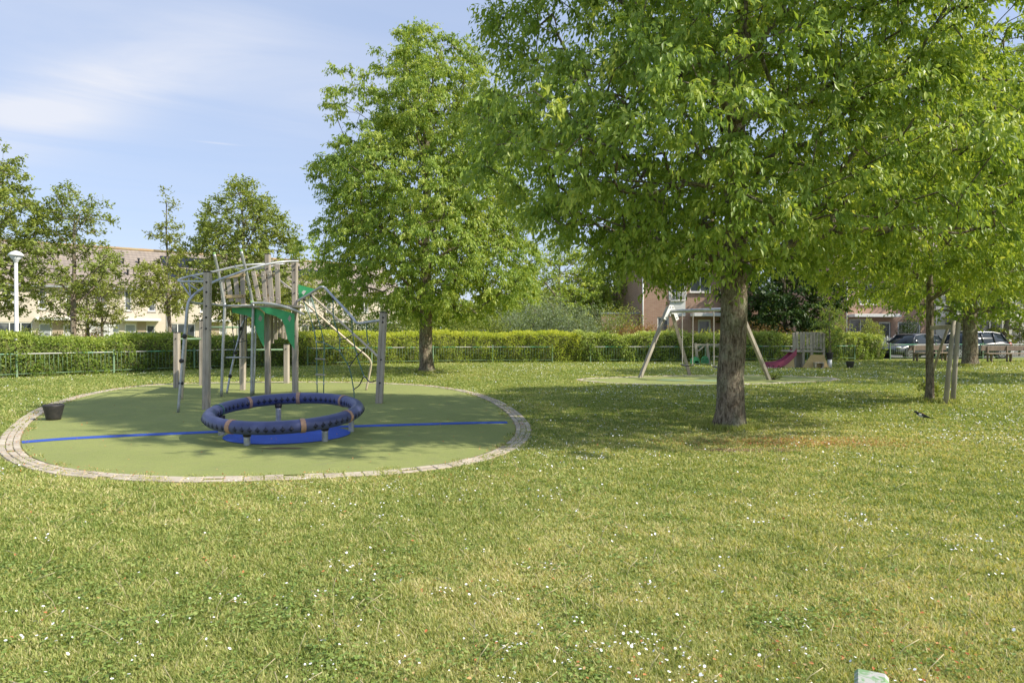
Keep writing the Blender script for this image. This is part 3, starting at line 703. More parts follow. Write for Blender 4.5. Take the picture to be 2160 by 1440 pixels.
# ------------------------------------------------------------------ trees of the park
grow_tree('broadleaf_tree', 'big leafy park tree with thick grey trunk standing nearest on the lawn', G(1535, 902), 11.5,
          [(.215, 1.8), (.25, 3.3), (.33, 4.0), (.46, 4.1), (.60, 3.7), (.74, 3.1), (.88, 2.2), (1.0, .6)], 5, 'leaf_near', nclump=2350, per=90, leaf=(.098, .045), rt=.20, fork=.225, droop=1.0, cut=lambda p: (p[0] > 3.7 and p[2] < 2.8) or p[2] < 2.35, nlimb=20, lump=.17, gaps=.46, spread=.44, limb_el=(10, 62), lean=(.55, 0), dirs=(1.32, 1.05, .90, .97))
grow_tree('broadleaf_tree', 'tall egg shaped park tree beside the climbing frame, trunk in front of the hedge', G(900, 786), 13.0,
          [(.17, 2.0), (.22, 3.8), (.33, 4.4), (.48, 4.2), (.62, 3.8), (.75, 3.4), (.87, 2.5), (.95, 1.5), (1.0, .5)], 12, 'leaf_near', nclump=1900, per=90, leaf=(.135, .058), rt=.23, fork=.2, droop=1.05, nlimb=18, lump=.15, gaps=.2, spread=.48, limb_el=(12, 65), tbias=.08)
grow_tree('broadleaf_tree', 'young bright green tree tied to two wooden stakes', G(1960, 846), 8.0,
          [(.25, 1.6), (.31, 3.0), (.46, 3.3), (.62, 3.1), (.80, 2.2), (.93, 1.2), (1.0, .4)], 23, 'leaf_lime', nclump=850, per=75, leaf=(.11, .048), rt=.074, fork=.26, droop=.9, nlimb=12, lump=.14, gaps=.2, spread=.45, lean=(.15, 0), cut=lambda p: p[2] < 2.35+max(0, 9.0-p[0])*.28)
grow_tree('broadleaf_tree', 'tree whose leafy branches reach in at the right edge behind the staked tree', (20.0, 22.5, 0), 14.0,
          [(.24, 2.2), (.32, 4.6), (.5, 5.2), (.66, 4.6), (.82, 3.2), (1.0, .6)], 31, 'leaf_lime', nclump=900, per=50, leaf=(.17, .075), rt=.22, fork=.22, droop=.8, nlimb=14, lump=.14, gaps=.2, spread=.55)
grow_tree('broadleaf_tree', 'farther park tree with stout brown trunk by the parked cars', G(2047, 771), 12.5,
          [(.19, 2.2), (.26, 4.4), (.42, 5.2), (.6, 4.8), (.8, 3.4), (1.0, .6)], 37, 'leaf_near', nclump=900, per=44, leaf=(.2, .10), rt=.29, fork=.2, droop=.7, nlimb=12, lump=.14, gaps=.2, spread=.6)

# stakes by the young tree
st = empty('tree_stake', G(2000, 850), 'pair of round wooden stakes with a nailed cross plank beside young tree', 'tree stake')
for (px, py, tx, ty, r_) in ((1994, 851, 2012, 676, .045), (2009, 849, 2022, 680, .045)):
    a_ = G(px, py); b_ = P(tx, ty, a_.y); mb = MB(); mb.tube([a_-Vector((0, 0, .1)), a_+(b_-a_)*.5, b_], [r_*1.15, r_*1.05, r_*.9], 'wood_grey', 10); mb.build('stake', st)
mb = MB(); a_ = G(1966, 835); mb.tube([a_+Vector((-.02, .2, 0)), P(1980, 745, 15.6), P(2000, 690, 15.2)], .032, 'wood_grey', 8); mb.build('brace', st)
mb = MB(); a_ = P(1962, 691, 15.05); b_ = P(2014, 689, 14.75); mb.box((a_+b_)/2, ((b_-a_).length, .03, .09), 'wood_grey', Matrix.Rotation(math.atan2((b_-a_).y, (b_-a_).x), 3, 'Z')@Matrix.Rotation(R(-3), 3, 'Y'), .006); mb.build('cross_plank', st)
shrub('sucker_shoots', 'leafy sucker shoots at the foot of the staked young tree', G(1956, 843)+Vector((-.02, -.14, 0)), (.5, .4, .48), 3, 'leaf_mid', 260, (.09, .045), cat='shoots', lumps=6)
shrub('weed_tuft', 'tuft of weeds at the right swing frame foot', G(1628, 801), (.6, .4, .22), 4, 'leaf_mid', 260, (.08, .03), cat='weeds', lumps=5)

# ------------------------------------------------------------------ hedges and fence
def path_between(s0, s1, step):
    pts = fence_s; cum = [0]
    for i in range(1, len(pts)): cum.append(cum[-1]+(pts[i]-pts[i-1]).length)
    out = []; s_ = s0
    s1 = min(s1, cum[-1]-.001)
    while s_ <= s1:
        k = max(i for i in range(len(cum)) if cum[i] <= s_); k = min(k, len(pts)-2); f = (s_-cum[k])/(cum[k+1]-cum[k]); out.append((pts[k]+(pts[k+1]-pts[k])*f, (pts[k+1]-pts[k]).normalized())); s_ += step
    return out, cum[-1]
_, FL = path_between(0, .1, .1)
def arclen_at(px):
    best = None; pts = fence_s; s_ = 0
    for i in range(len(pts)-1):
        p = pts[i]; v = 1080+1440*p.x/p.y
        if best is None or abs(v-px) < best[0]: best = (abs(v-px), s_)
        s_ += (pts[i+1]-pts[i]).length
    return best[1]
def hedge(label, s0, s1, h, thick, mat, seed, dens=520, leaf=(.075, .04), wob=.10, off=.0, skirt=0.0, name='hedge'):
    rng = np.random.default_rng(seed); pts, _ = path_between(s0, s1, .25); n0 = len(pts)
    root = empty(name, pts[0][0], label, 'hedge')
    A = np.array([(p.x, p.y) for p, d in pts]); D = np.array([(d.x, d.y) for p, d in pts]); Nn = np.stack([-D[:, 1], D[:, 0]], 1)  # away from camera
    Lh = (n0-1)*.25
    area = Lh*(h+thick+h*.3); n = int(area*dens)
    s_ = rng.uniform(0, n0-1.001, n); k = s_.astype(int); f = (s_-k)[:, None]; a_ = A[k]*(1-f)+A[k+1]*f; nn = unit(Nn[k])
    per_ = h+thick+h*.35; q = rng.uniform(0, per_, n)
    hh = h*(1+wob*np.sin(s_*.31+seed)+wob*.6*np.sin(s_*.83+2)+wob*.4*np.sin(s_*2.3))
    front = q < h; topm = (q >= h) & (q < h+thick); z = np.where(front, q/h*hh, np.where(topm, hh, (q-h-thick)/(h*.35)*hh*.35+hh*.65))
    off_ = np.where(front, 0, np.where(topm, q-h, thick))
    dep = rng.exponential(.07, n); bul = .10*np.sin(s_*.9+z*3)+.07*np.sin(s_*2.7-z*5)
    off_ = off_+np.where(front, dep+bul-.35*np.clip(skirt-z, 0, 1)*(skirt > 0), 0); z = z-np.where(topm, dep-.03, 0)+np.where(topm, .06*np.sin(s_*5+off_*7), 0)
    rnd_ = np.clip((z/hh-.85)/.15, 0, 1)*np.where(front, .18, 0); off_ = off_+rnd_
    stray = rng.uniform(0, 1, n) < .04; z = z+np.where(stray & topm, rng.uniform(0, .16, n), 0)
    p = np.concatenate([a_+nn*(off+off_)[:, None], np.clip(z, .02, None)[:, None]], 1)
    out_ = np.concatenate([-nn*np.where(front, 1, .2)[:, None], np.where(topm, 1, .3)[:, None]], 1)
    ax = out_*.4+rng.normal(0, .6, (n, 3)); ax[:, 2] += np.where(topm, .7, .1); nr = out_*.7+np.array([.35, -.2, .5])+rng.normal(0, .6, (n, 3)); sz = rng.uniform(.6, 1.35, n)
    V, F = leaves_geo(p, ax, nr, leaf[0]*sz, leaf[1]*sz)
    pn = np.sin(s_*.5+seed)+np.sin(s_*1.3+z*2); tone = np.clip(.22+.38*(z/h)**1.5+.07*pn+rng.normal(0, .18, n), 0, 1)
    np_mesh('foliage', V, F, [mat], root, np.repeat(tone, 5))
    # twiggy core
    mb = MB(); rr_ = random.Random(seed)
    cv = []; cf = []
    for i, (p_, d_) in enumerate(pts):
        nn_ = Vector((-d_.y, d_.x, 0)); hi = h*(1+wob*math.sin(i*.31+seed)+wob*.6*math.sin(i*.83+2)+wob*.4*math.sin(i*2.3))-.16
        for (o_, z_) in ((off+.24, 0), (off+.22, hi*.6), (off+.30, hi), (off+thick-.2, hi), (off+thick-.1, 0)): cv.append(p_+nn_*(o_+rr_.uniform(-.03, .03))+Vector((0, 0, z_)))
    for i in range(n0-1):
        for j in range(4): cf.append((i*5+j, i*5+j+1, (i+1)*5+j+1, (i+1)*5+j))
    mb.add(cv, cf, 'hedge_core'); mb.build('branches', root)
    return root
M['hedge_core'] = simple('hedge_twigs', (.09, .12, .03), 1, 0, (.12, .11, .05), 12, .8)
sA = arclen_at(640); sB = arclen_at(1240); sC = arclen_at(1862)
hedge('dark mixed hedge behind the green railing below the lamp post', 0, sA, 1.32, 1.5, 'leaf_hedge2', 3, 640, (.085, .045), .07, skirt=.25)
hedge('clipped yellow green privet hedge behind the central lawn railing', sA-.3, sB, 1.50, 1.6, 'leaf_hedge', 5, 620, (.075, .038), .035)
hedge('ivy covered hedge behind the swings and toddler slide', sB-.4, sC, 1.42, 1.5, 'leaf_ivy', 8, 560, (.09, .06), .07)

def fence(label, s0, s1, h=.80, postgap=3.1, rail='rail', name='railing_fence'):
    pts, _ = path_between(s0, s1, postgap); root = empty(name, pts[0][0], label, 'fence', 'green metal railings around the lawn')
    for i, (p, d) in enumerate(pts):
        mb = MB(); mb.box(p+Vector((0, 0, (h+.05)/2)), (.06, .06, h+.05), 'green_paint', Matrix.Rotation(math.atan2(d.y, d.x), 3, 'Z'), .008); mb.sphere(p+Vector((0, 0, h+.06)), .04, 'green_paint', 8, 5); mb.build('post', root)
        if i < len(pts)-1:
            q = pts[i+1][0]; sub, _ = path_between(s0+i*postgap, s0+(i+1)*postgap, .5); sp = [v[0] for v in sub]+[q]
            sp = [v for k, v in enumerate(sp) if k == 0 or (v-sp[k-1]).length > .02]
            mb = MB(); mb.tube([v+Vector((0, 0, h)) for v in sp], .022, rail, 8); mb.build('top_rail', root)
            mb = MB(); mb.tube([v+Vector((0, 0, .12)) for v in sp], .014, 'green_paint', 6)
            bars, _ = path_between(s0+i*postgap+.13, s0+(i+1)*postgap-.08, .14)
            for (b_, d_) in bars: mb.tube([b_+Vector((0, 0, .12)), b_+Vector((0, 0, h-.02))], .007, 'green_paint', 5)
            mb.build('bar_panel', root)
    return root
sM = arclen_at(900); 
fence('green railing with worn rail along the left hedge', 0, sA)
fence('green railing with grey worn top rail before the privet hedge', sA+.3, sB)
fence('green railing behind the swings and toddler slide', sB+.3, sC)
fence('open green railing in front of the parked cars', sC+.3, FL-.3, .86)

# ------------------------------------------------------------------ spinning ring
root = empty('spinner_ring', ring_c, 'tilted dark blue spinning ring with tan bands over a blue disc', 'play ring')
RM, rt_ = 1.03, .094; tilt = R(5.6); CZ = .355
def ringp(th, ph, rr=rt_):
    x_ = (RM+rr*math.cos(ph))*math.cos(th); y_ = (RM+rr*math.cos(ph))*math.sin(th); z_ = rr*.95*math.sin(ph)
    return ring_c+Vector((x_, y_*math.cos(tilt)-z_*math.sin(tilt), CZ+y_*math.sin(tilt)+z_*math.cos(tilt)))
mb = MB(); nu, nv = 120, 24
mb.add([ringp(2*math.pi*i/nu, 2*math.pi*j/nv) for i in range(nu) for j in range(nv)], [(i*nv+j, ((i+1) % nu)*nv+j, ((i+1) % nu)*nv+(j+1) % nv, i*nv+(j+1) % nv) for i in range(nu) for j in range(nv)], 'ring', True)
for base_ph, nm, cnt_ in ((-.12, 'o', 66), (math.pi-.02, 'i', 66)):
    for i in range(cnt_):
        if any(abs((R(q_)-2*math.pi*(i+.5)/cnt_+math.pi) % (2*math.pi)-math.pi) < .06 for q_ in (-113, -60, -19, 50, 97, 141, 176)): continue
        th = 2*math.pi*(i+.5)/cnt_; du = .034*(1 if base_ph < 1 else 1.1); dv = .52
        a_ = [ringp(th-du, base_ph, rt_+.001), ringp(th, base_ph-dv, rt_+.001), ringp(th+du, base_ph, rt_+.001), ringp(th, base_ph+dv, rt_+.001), ringp(th, base_ph, rt_+.014)]
        mb.add(a_, [(0, 1, 4), (1, 2, 4), (2, 3, 4), (3, 0, 4)], 'ring_dark')
mb.build('ring_tube', root)
for deg, mt, hw in ((-113, 'band', .030), (-60, 'band', .030), (-19, 'band', .024), (50, 'band', .026), (97, 'band', .030), (141, 'band', .026), (176, 'band_green', .012)):
    mb = MB(); k = 24; th0 = R(deg); vs = []
    for s_ in (-hw, -hw*.98, hw*.98, hw):
        for j in range(k): vs.append(ringp(th0+s_, 2*math.pi*j/k, rt_+(.008 if abs(s_) < hw*.99 else -.004)))
    mb.add(vs, [(a_*k+j, (a_+1)*k+j, (a_+1)*k+(j+1) % k, a_*k+(j+1) % k) for a_ in range(3) for j in range(k)], mt, False); mb.build('band', root)
for deg in (-103, -39, 22, 115, 180):
    th = R(deg); q = ringp(th, -math.pi/2, rt_*.8); q = Vector((ring_c.x+(q.x-ring_c.x)*.92, ring_c.y+(q.y-ring_c.y)*.92, q.z)); g = Vector((q.x, q.y, 0))
    mb = MB(); mb.lathe([(.043, -.05), (.043, 0), (.043, q.z-.09), (.046, q.z-.06)], g, 'metal', 14); mb.build('leg', root)
    mb = MB(); mb.lathe([(.047, q.z-.06), (.055, q.z-.045), (.055, q.z+.01)], g, 'bolt', 14); mb.build('bearing_cap', root)

# ------------------------------------------------------------------ climbing frame
tw = empty('climbing_frame', P(540, 834, 16.5)*1.0, 'wooden and tubular steel climbing frame with green panels, planks and rope net', 'climbing frame')
tw.location.z = 0; WLOC[tw.name] = Vector(tw.location)
def post(px0, py0, px1, py1, d, w, parent, bolts=(), mat='wood', name='post', cap=True):
    a_ = P(px0, py0, d); a_.z = -.05; b_ = P(px1, py1, d); mb = MB(); r = w/2
    ax = (b_-a_).normalized(); sx = Vector((1, 0, 0)); sy = ax.cross(sx).normalized(); sx = sy.cross(ax)
    # grooved square section
    sec = []
    for (ux, uy) in ((1, 0), (0, 1), (-1, 0), (0, -1)):
        vx, vy = -uy, ux
        for (o_, l_) in ((1, -.78), (1, -.12), (.86, -.05), (.86, .05), (1, .12), (1, .78)): sec.append((ux*o_+vx*l_, uy*o_+vy*l_))
    n = len(sec); vs = [c_+(sx*s_[0]+sy*s_[1])*r for c_ in (a_, b_) for s_ in sec]
    mb.add(vs, [(j, (j+1) % n, n+(j+1) % n, n+j) for j in range(n)]+[tuple(range(n, 2*n))], mat)
    if cap: mb.box(b_+ax*.012, (w*1.04, w*1.04, .024), 'bolt', Matrix((sx, sy, ax)).transposed(), .006)
    for t_ in bolts:
        c_ = a_+(b_-a_)*t_-sy*(-1 if sy.y < 0 else 1)*r; mb.sphere(c_+Vector((r*.1, 0, 0)), .02, 'bolt', 8, 5)
        mb.sphere(a_+(b_-a_)*(t_-.012)+Vector((r*.9, -.2*r, 0)), .012, 'bolt', 8, 5)
    mb.build(name, parent); return a_, b_
post(435, 866, 438, 575, 13.4, .125, tw, (.86, .76, .68, .6, .93))
post(565, 833, 565, 537, 16.6, .12, tw, (.84, .9))
post(623, 834, 622, 549, 16.5, .125, tw, (.93, .84, .76, .66, .45))
post(799.5, 851, 809, 660, 14.6, .145, tw, (.9, .5, .25, .95))
post(512, 829, 515, 640, 18.0, .12, tw, (.6,), cap=False)
def tubeP(pts, r, mat, nm, parent=tw, k=5, smooth=True, extra=None, n=10):
    q = [P(*p) for p in pts]; q = arc(q, k) if smooth and len(q) > 2 else q
    mb = MB(); mb.tube(q, r, mat, n)
    if extra: extra(mb)
    return mb.build(nm, parent)
# long top rail that comes down as the climbing pole with grip balls
tubeP([(630, 551, 16.4), (600, 552, 16.2), (570, 556, 15.9), (530, 566, 15.3), (490, 580, 14.7), (450, 595, 14.0), (425, 610, 13.5), (404, 627, 13.1), (396, 645, 13.0), (391, 692, 12.95), (384, 770, 12.9), (375.5, 871, 12.85)], .026, 'metal', 'climbing_rail')
for (a_, b_) in ((389, 709), (383, 761), (381.5, 808)):
    mb = MB(); mb.sphere(P(a_, b_, 12.9), .047, 'black', 12, 8); mb.build('grip_ball', tw)
tubeP([(396, 640, 15.0), (393, 700, 15.3), (389, 770, 15.4), (383, 845, 15.5)], .026, 'tan_metal', 'back_pole')
# upper loop
tubeP([(600, 557, 17.3), (554, 557, 17.0), (520, 559, 16.6), (493, 563, 16.0), (460, 571, 15.2), (430, 577, 14.4), (400, 583, 13.9), (380, 589, 13.6), (377, 592, 13.5), (383, 594, 13.4), (405, 594, 13.4), (432, 594, 13.4)], .025, 'metal', 'loop_rail')
tubeP([(381, 595, 13.6), (401, 624, 13.2)], .014, 'metal', 'strut'); tubeP([(398, 588, 13.8), (402, 626, 13.2)], .014, 'metal', 'strut'); tubeP([(396, 598, 13.5), (418, 612, 13.4)], .014, 'metal', 'strut')
tubeP([(405, 582, 13.9), (430, 590, 13.5)], .012, 'metal', 'strut'); tubeP([(490, 563, 16.0), (520, 571, 15.3)], .012, 'metal', 'strut')
tubeP([(540, 568, 17), (575, 561, 16.9)], .022, 'metal', 'strut')
tubeP([(399, 630, 13.2), (402, 636, 13.3), (415, 640, 13.6), (440, 641.5, 14.2), (472, 644, 16.2)], .024, 'metal', 'lower_rail')
# tall bent silver poles with green end plugs
for pts in ([(467, 836, 16.1), (471, 720, 16.1), (474, 650, 16.1), (472.5, 635, 16.1), (463, 585, 16.0), (452, 536, 15.8)], [(530.5, 834, 16.3), (532, 740, 16.3), (534, 655, 16.3), (532, 634, 16.3), (521, 580, 16.1), (509, 530, 15.9)]):
    tubeP(pts, .034, 'metal', 'bent_pole', k=6, extra=lambda mb, p=pts[-1]: mb.sphere(P(*p)+Vector((0, 0, .01)), .034, 'green_plug', 10, 6))
for q_ in ((519, 570, 16.05), (531, 638, 16.25)): mb = MB(); mb.sphere(P(*q_), .042, 'green_plug', 10, 6); mb.build('joint_collar', tw)
tubeP([(476, 754, 16.1), (530, 754, 16.3)], .022, 'metal', 'rung', smooth=False)
# rear sloping pole with balls
tubeP([(478, 831, 16.9), (490, 770, 17.0), (503, 716, 17.1), (513, 680, 17.1), (530, 662, 17.1)], .027, 'metal', 'grip_pole')
for (a_, b_) in ((485.5, 793), (497, 744), (508, 693)):
    mb = MB(); mb.sphere(P(a_, b_, 16.95), .05, 'black', 12, 8); mb.build('grip_ball', tw)
tubeP([(540, 690, 16.6), (538, 750, 16.6), (535, 832, 16.6)], .022, 'metal', 'back_pole')
# platform
zf = P(560, 643, 16.4).z
pl = [P(474, 645, 16.1), P(533, 644, 16.2), P(562, 642, 16.0), P(600, 648, 15.9), P(640, 661, 16.1)]
plz = [Vector((p.x, p.y, zf-.02)) for p in pl]+[Vector((P(628, 640, 17.8).x, 17.8, zf-.02)), Vector((P(500, 640, 18.0).x, 18.0, zf-.02))]
mb = MB(); mb.prism(plz, (0, 0, -.05), 'wood_grey'); mb.build('platform', tw)
tubeP([(472, 645, 16.1), (500, 644.5, 16.1), (533, 644, 16.2)], .02, 'metal', 'platform_edge')
tubeP([(532, 639, 16.2), (560, 639.5, 15.95), (590, 644, 15.85), (618, 653, 15.9), (642, 663.5, 16.1)], .030, 'offwhite', 'platform_edge')
# green panels
def pan(pts, d, mat='green_panel', th=.022, name='side_panel', d2=None):
    q = []
    for p in pts:
        dd_ = d if d2 is None else d+(d2-d)*(p[0]-pts[0][0])/(pts[-1][0]-pts[0][0]+1e-6)
        q.append(P(p[0], p[1], dd_))
    mb = MB(); mb.prism(q, (0, th, 0), mat); return mb.build(name, tw)
def hullstrip(top, bot, d, name='side_panel', mat='green_panel', hole=None, dr=None):
    """panel between an upper and a lower outline with equal counts"""
    mb = MB(); n = len(top); dep = lambda x: d if dr is None else d+(dr-d)*(x-top[0][0])/(top[-1][0]-top[0][0])
    f_ = [P(*p, dep(p[0])) for p in top]+[P(*p, dep(p[0])) for p in bot]; th = Vector((0, .022, 0)); vs = f_+[v+th for v in f_]; m2 = 2*n; fs = []
    for i in range(n-1): fs += [(i, i+1, n+i+1, n+i), (m2+i, m2+n+i, m2+n+i+1, m2+i+1), (i, m2+i, m2+i+1, i+1), (n+i, n+i+1, m2+n+i+1, m2+n+i)]
    fs += [(0, n, m2+n, m2), (n-1, m2+n-1, m2+2*n-1, 2*n-1)]
    mb.add(vs, fs, mat)
    if hole:
        for h_ in hole: hc = [P(x_, y_, dep(x_)-.004) for (x_, y_) in h_]; mb.add(hc, [tuple(range(len(hc)))], 'wood_grey')
    return mb.build(name, tw)
hullstrip([(548, 648), (556, 648), (572, 649), (588, 652), (602, 656), (612, 659), (621, 662)], [(548.2, 650), (562, 661), (580, 666), (594, 674), (601, 688), (606, 714), (621, 737)], 15.98, hole=[[(611, 664), (615, 671), (611, 679), (606.5, 672)]])
hullstrip([(488, 648), (500, 648.5), (515, 649), (530, 649.5), (542, 651), (550, 655), (557, 662)], [(490, 659), (503, 662), (520, 665), (533, 672), (541, 700), (548, 716), (556.5, 732)], 16.35, hole=[[(548, 664), (554, 670), (550, 678), (544, 673)]])
# under-platform plank skirt
for i, (a_, b_, y0, y1) in enumerate(((557, 569, 664, 735), (570.5, 577, 664, 724), (578.5, 585, 667, 716), (587, 592, 670, 712), (594, 599, 676, 714), (600.5, 605, 684, 716))):
    d_ = 16.9+.12*i; A_ = P(a_, y1, d_); B_ = P(b_, y0, d_); mb = MB(); mb.box((A_+B_)/2, (B_.x-A_.x, .03, B_.z-A_.z), 'wood', None, .005); mb.build('plank', tw)
# guard planks
def plank(x0, y0, x1, y1, w, d, mat='wood', bolts=True, th=.028, name='guard_plank'):
    a_ = P(x0, y0, d); b_ = P(x1, y1, d); v = b_-a_; rot = Vector((0, 0, 1)).rotation_difference(v.normalized()).to_matrix(); mb = MB()
    mb.box((a_+b_)/2, (w, th, v.length), mat, rot, .006)
    if bolts:
        for t_ in (.12, .88): mb.sphere(a_+v*t_+Vector((0, -th*.6, 0)), .015, 'clamp' if mat == 'wood' else 'bolt', 6, 4)
    return mb.build(name, tw)
for (x0, y0, x1, y1) in ((472, 641, 469, 590), (488, 636, 480, 584), (502, 637, 496, 577), (512.5, 640, 511.5, 572)): plank(x0, y0, x1, y1, .11, 16.9)
plank(472, 586, 517, 578, .075, 16.86, 'wood_pale', True, name='cross_rail'); plank(472, 626, 517, 624, .075, 16.86, 'wood_pale', name='cross_rail')
for (x0, y0, x1, y1, w) in ((547, 634, 534, 572, .10), (560, 637, 555, 572, .10), (574, 636, 568, 571, .11), (587, 640, 584.5, 557, .115)): plank(x0, y0, x1, y1, w, 16.35)
plank(532, 581, 580, 580, .06, 16.39, 'wood_pale', name='cross_rail'); plank(538, 624, 585, 622, .06, 16.39, 'wood_pale', name='cross_rail')
# slide bars
tubeP([(590, 591, 17.9), (640, 629, 17.2), (655, 622, 16.6)][:2], .024, 'tan_metal', 'slide_bar', smooth=False)
tubeP([(656, 622, 16.7), (700, 662, 16.2), (750, 708, 15.6), (785, 740, 15.2), (797, 752, 14.8)], .026, 'tan_metal', 'slide_bar')
tubeP([(639, 634, 16.9), (690, 680, 17.2), (740, 724, 17.5), (772, 750, 17.7), (782, 764, 17.8), (781, 780, 17.85), (772, 824, 17.9)], .029, 'tan_metal', 'slide_bar')
# net frame
tubeP([(627, 635, 16.45), (650, 622, 16.3), (672, 608, 16.1), (679, 605.5, 16.0), (686, 608, 16.0), (705, 628, 15.7), (742, 668, 15.2), (750, 679, 15.1), (760, 682, 15.0), (780, 679, 14.8), (803, 676, 14.65)], .031, 'metal', 'net_frame')
pan([(629, 600), (665, 610), (630, 630)], 16.5, name='corner_panel')
mb = MB(); mb.prism([P(636, 617, 16.46), P(640, 612, 16.46), P(646, 614, 16.46), P(640, 622, 16.46)], (0, .01, 0), 'offwhite'); mb.build('badge', tw)
# rope net
def ropes(lst, mat, r=.014):
    mb = MB()
    for l_ in lst: mb.tube(arc([P(*p) for p in l_], 4) if len(l_) > 2 else [P(*p) for p in l_], r, mat, 5)
    return mb
mb = ropes([[(641, 635, 16.4), (657, 678, 16.2), (667, 721, 16.0), (668, 757, 16.0), (669, 830, 16.0)], [(655, 624, 16.3), (672, 676, 16.1), (683, 723, 16.0), (683, 757, 16.0), (682.5, 830, 16.0)],
            [(703, 632, 15.8), (704, 672, 15.6), (717, 714, 15.6), (717, 740, 15.5), (736, 774, 15.5), (746, 821, 15.5), (747, 846, 15.4)], [(667, 721, 16.0), (683, 723, 16.0), (717, 740, 15.6)],
            [(742, 672, 15.2), (744, 706, 15.3), (753, 750, 15.3), (768, 794, 15.2)], [(683, 690, 16.0), (710, 700, 15.7)][:0]+[(773, 684, 14.9), (774, 705, 14.9), (777, 726, 14.9)]], 'rope_green')
mb.build('rope_net', tw)
for rp_ in ([[(659, 691, 16.2), (676, 694, 16.0), (700, 683, 15.8)], [(716, 716, 15.6), (730, 714, 15.5), (745, 706, 15.3)], [(736, 774, 15.5), (752, 752, 15.3), (770, 734, 15.1)], [(746, 821, 15.5), (758, 812, 15.3), (768, 794, 15.2), (780, 805, 15.0), (797, 801, 14.7)],
            [(516, 655, 16.5), (513, 690, 16.6), (495, 745, 16.6)]]): ropes([rp_], 'rope_dark').build('net_rope', tw)
mb = MB()
for q in ((667, 721, 16.0), (683, 723, 16.0), (717, 714, 15.6), (717, 740, 15.5), (736, 774, 15.5), (746, 821, 15.5), (744, 706, 15.3), (753, 748, 15.3), (768, 794, 15.2), (777, 726, 14.9), (773, 734, 15.0), (668, 808, 16), (683, 809, 16)): mb.sphere(P(*q), .024, 'clamp', 8, 5)
for q in ((642, 632, 16.4), (656, 624, 16.3), (703, 630, 15.7), (742, 670, 15.2), (773, 681, 14.9)): mb.sphere(P(*q), .036, 'bolt', 8, 5)
mb.build('rope_clamp', tw)
for y_ in (757, 790): 
    mb = MB(); mb.box(P(675.5, y_, 16.0), (.24, .03, .035), 'wood_grey', Matrix.Rotation(R(3), 3, 'Y'), .006); mb.build('ladder_rung', tw)
# hanging rope ladder under platform
mb = ropes([[(489, 648, 16.6), (490, 690, 16.7), (494, 720, 16.7), (492, 757, 16.7)], [(505, 648, 16.6), (506, 680, 16.7), (504, 720, 16.7)], [(522, 648, 16.6), (520, 690, 16.7), (521, 760, 16.7)], [(490, 718, 16.7), (505, 721, 16.7), (521, 718, 16.7)]], 'rope_dark', .010)
mb.build('rope_ladder', tw)

# turning bars behind
tb = empty('turning_bars', G(450, 812), 'stepped row of short wooden posts with green turning bars behind the climbing frame', 'turning bars')
tp = [(373, 818, 702), (427, 813, 677), (512, 811, 650), (604.5, 808.5, 727)]; bp = []
for i, (px, py, ty) in enumerate(tp):
    g = G(px, py); post(px, py, px, ty, g.y, .145 if i != 2 else .15, tb, (.9,), cap=True); bp.append(g)
for (i, j, y_) in ((0, 1, 715), (1, 2, 690), (2, 3, 738)):
    mb = MB(); a_ = P(tp[i][0], y_, bp[i].y); b_ = P(tp[j][0], y_, bp[j].y); b_.z = a_.z; mb.tube([a_, b_], .028, 'green_paint', 10); mb.build('turning_bar', tb)

# ------------------------------------------------------------------ swings
sv = Vector((.59, -.81, 0)).normalized(); fl = Vector((4.31, 22.98, 0)); fr = Vector((6.38, 24.5, 0)); Lb = 3.2
root = empty('swing_frame', (fl+fr)/2, 'two seat swing with timber A-frame legs and steel beam behind the big trunk', 'swing set')
zt = 2.38; top0 = (fl+fr)/2+Vector((0.12, 0, zt)); 
for k in (0, 1):
    o_ = sv*Lb*k
    for f_ in (fl, fr):
        mb = MB(); a_ = f_+o_; b_ = top0+o_-Vector((.40*k, 0, 0))+(f_-(fl+fr)/2)*.06; v = b_-a_
        mb.tube([a_-v*.02, b_+v*.015], 0.052, 'wood_grey', 4, square=True); mb.build('frame_leg', root)
    mb = MB(); fd = (fr-fl).normalized(); c_ = top0+o_-Vector((.46*k, 0, 0))+sv*(.09 if k == 0 else -.09)
    tri = [c_+fd*s_*w_+Vector((0, 0, z_)) for (s_, w_, z_) in ((-1, .10, .10), (1, .10, .10), (1, .40, -.38), (1, .25, -.44), (1, .12, -.20), (-1, .12, -.20), (-1, .25, -.44), (-1, .40, -.38))]
    mb.prism(tri, sv*.012 if k == 0 else -sv*.012, 'white')
    for (s_, z_) in ((-.07, .02), (.07, .02), (-.28, -.33), (.28, -.33)): mb.sphere(c_+fd*s_+Vector((0, 0, z_))+sv*.018*(1-2*k), .022, 'bolt', 6, 4)
    mb.build('bracket_plate', root)
mb = MB(); mb.tube([top0-sv*.05-Vector((0, 0, .12)), top0+sv*(Lb-.1)-Vector((.3, 0, .12))], .057, 'metal', 14); mb.build('top_beam', root)
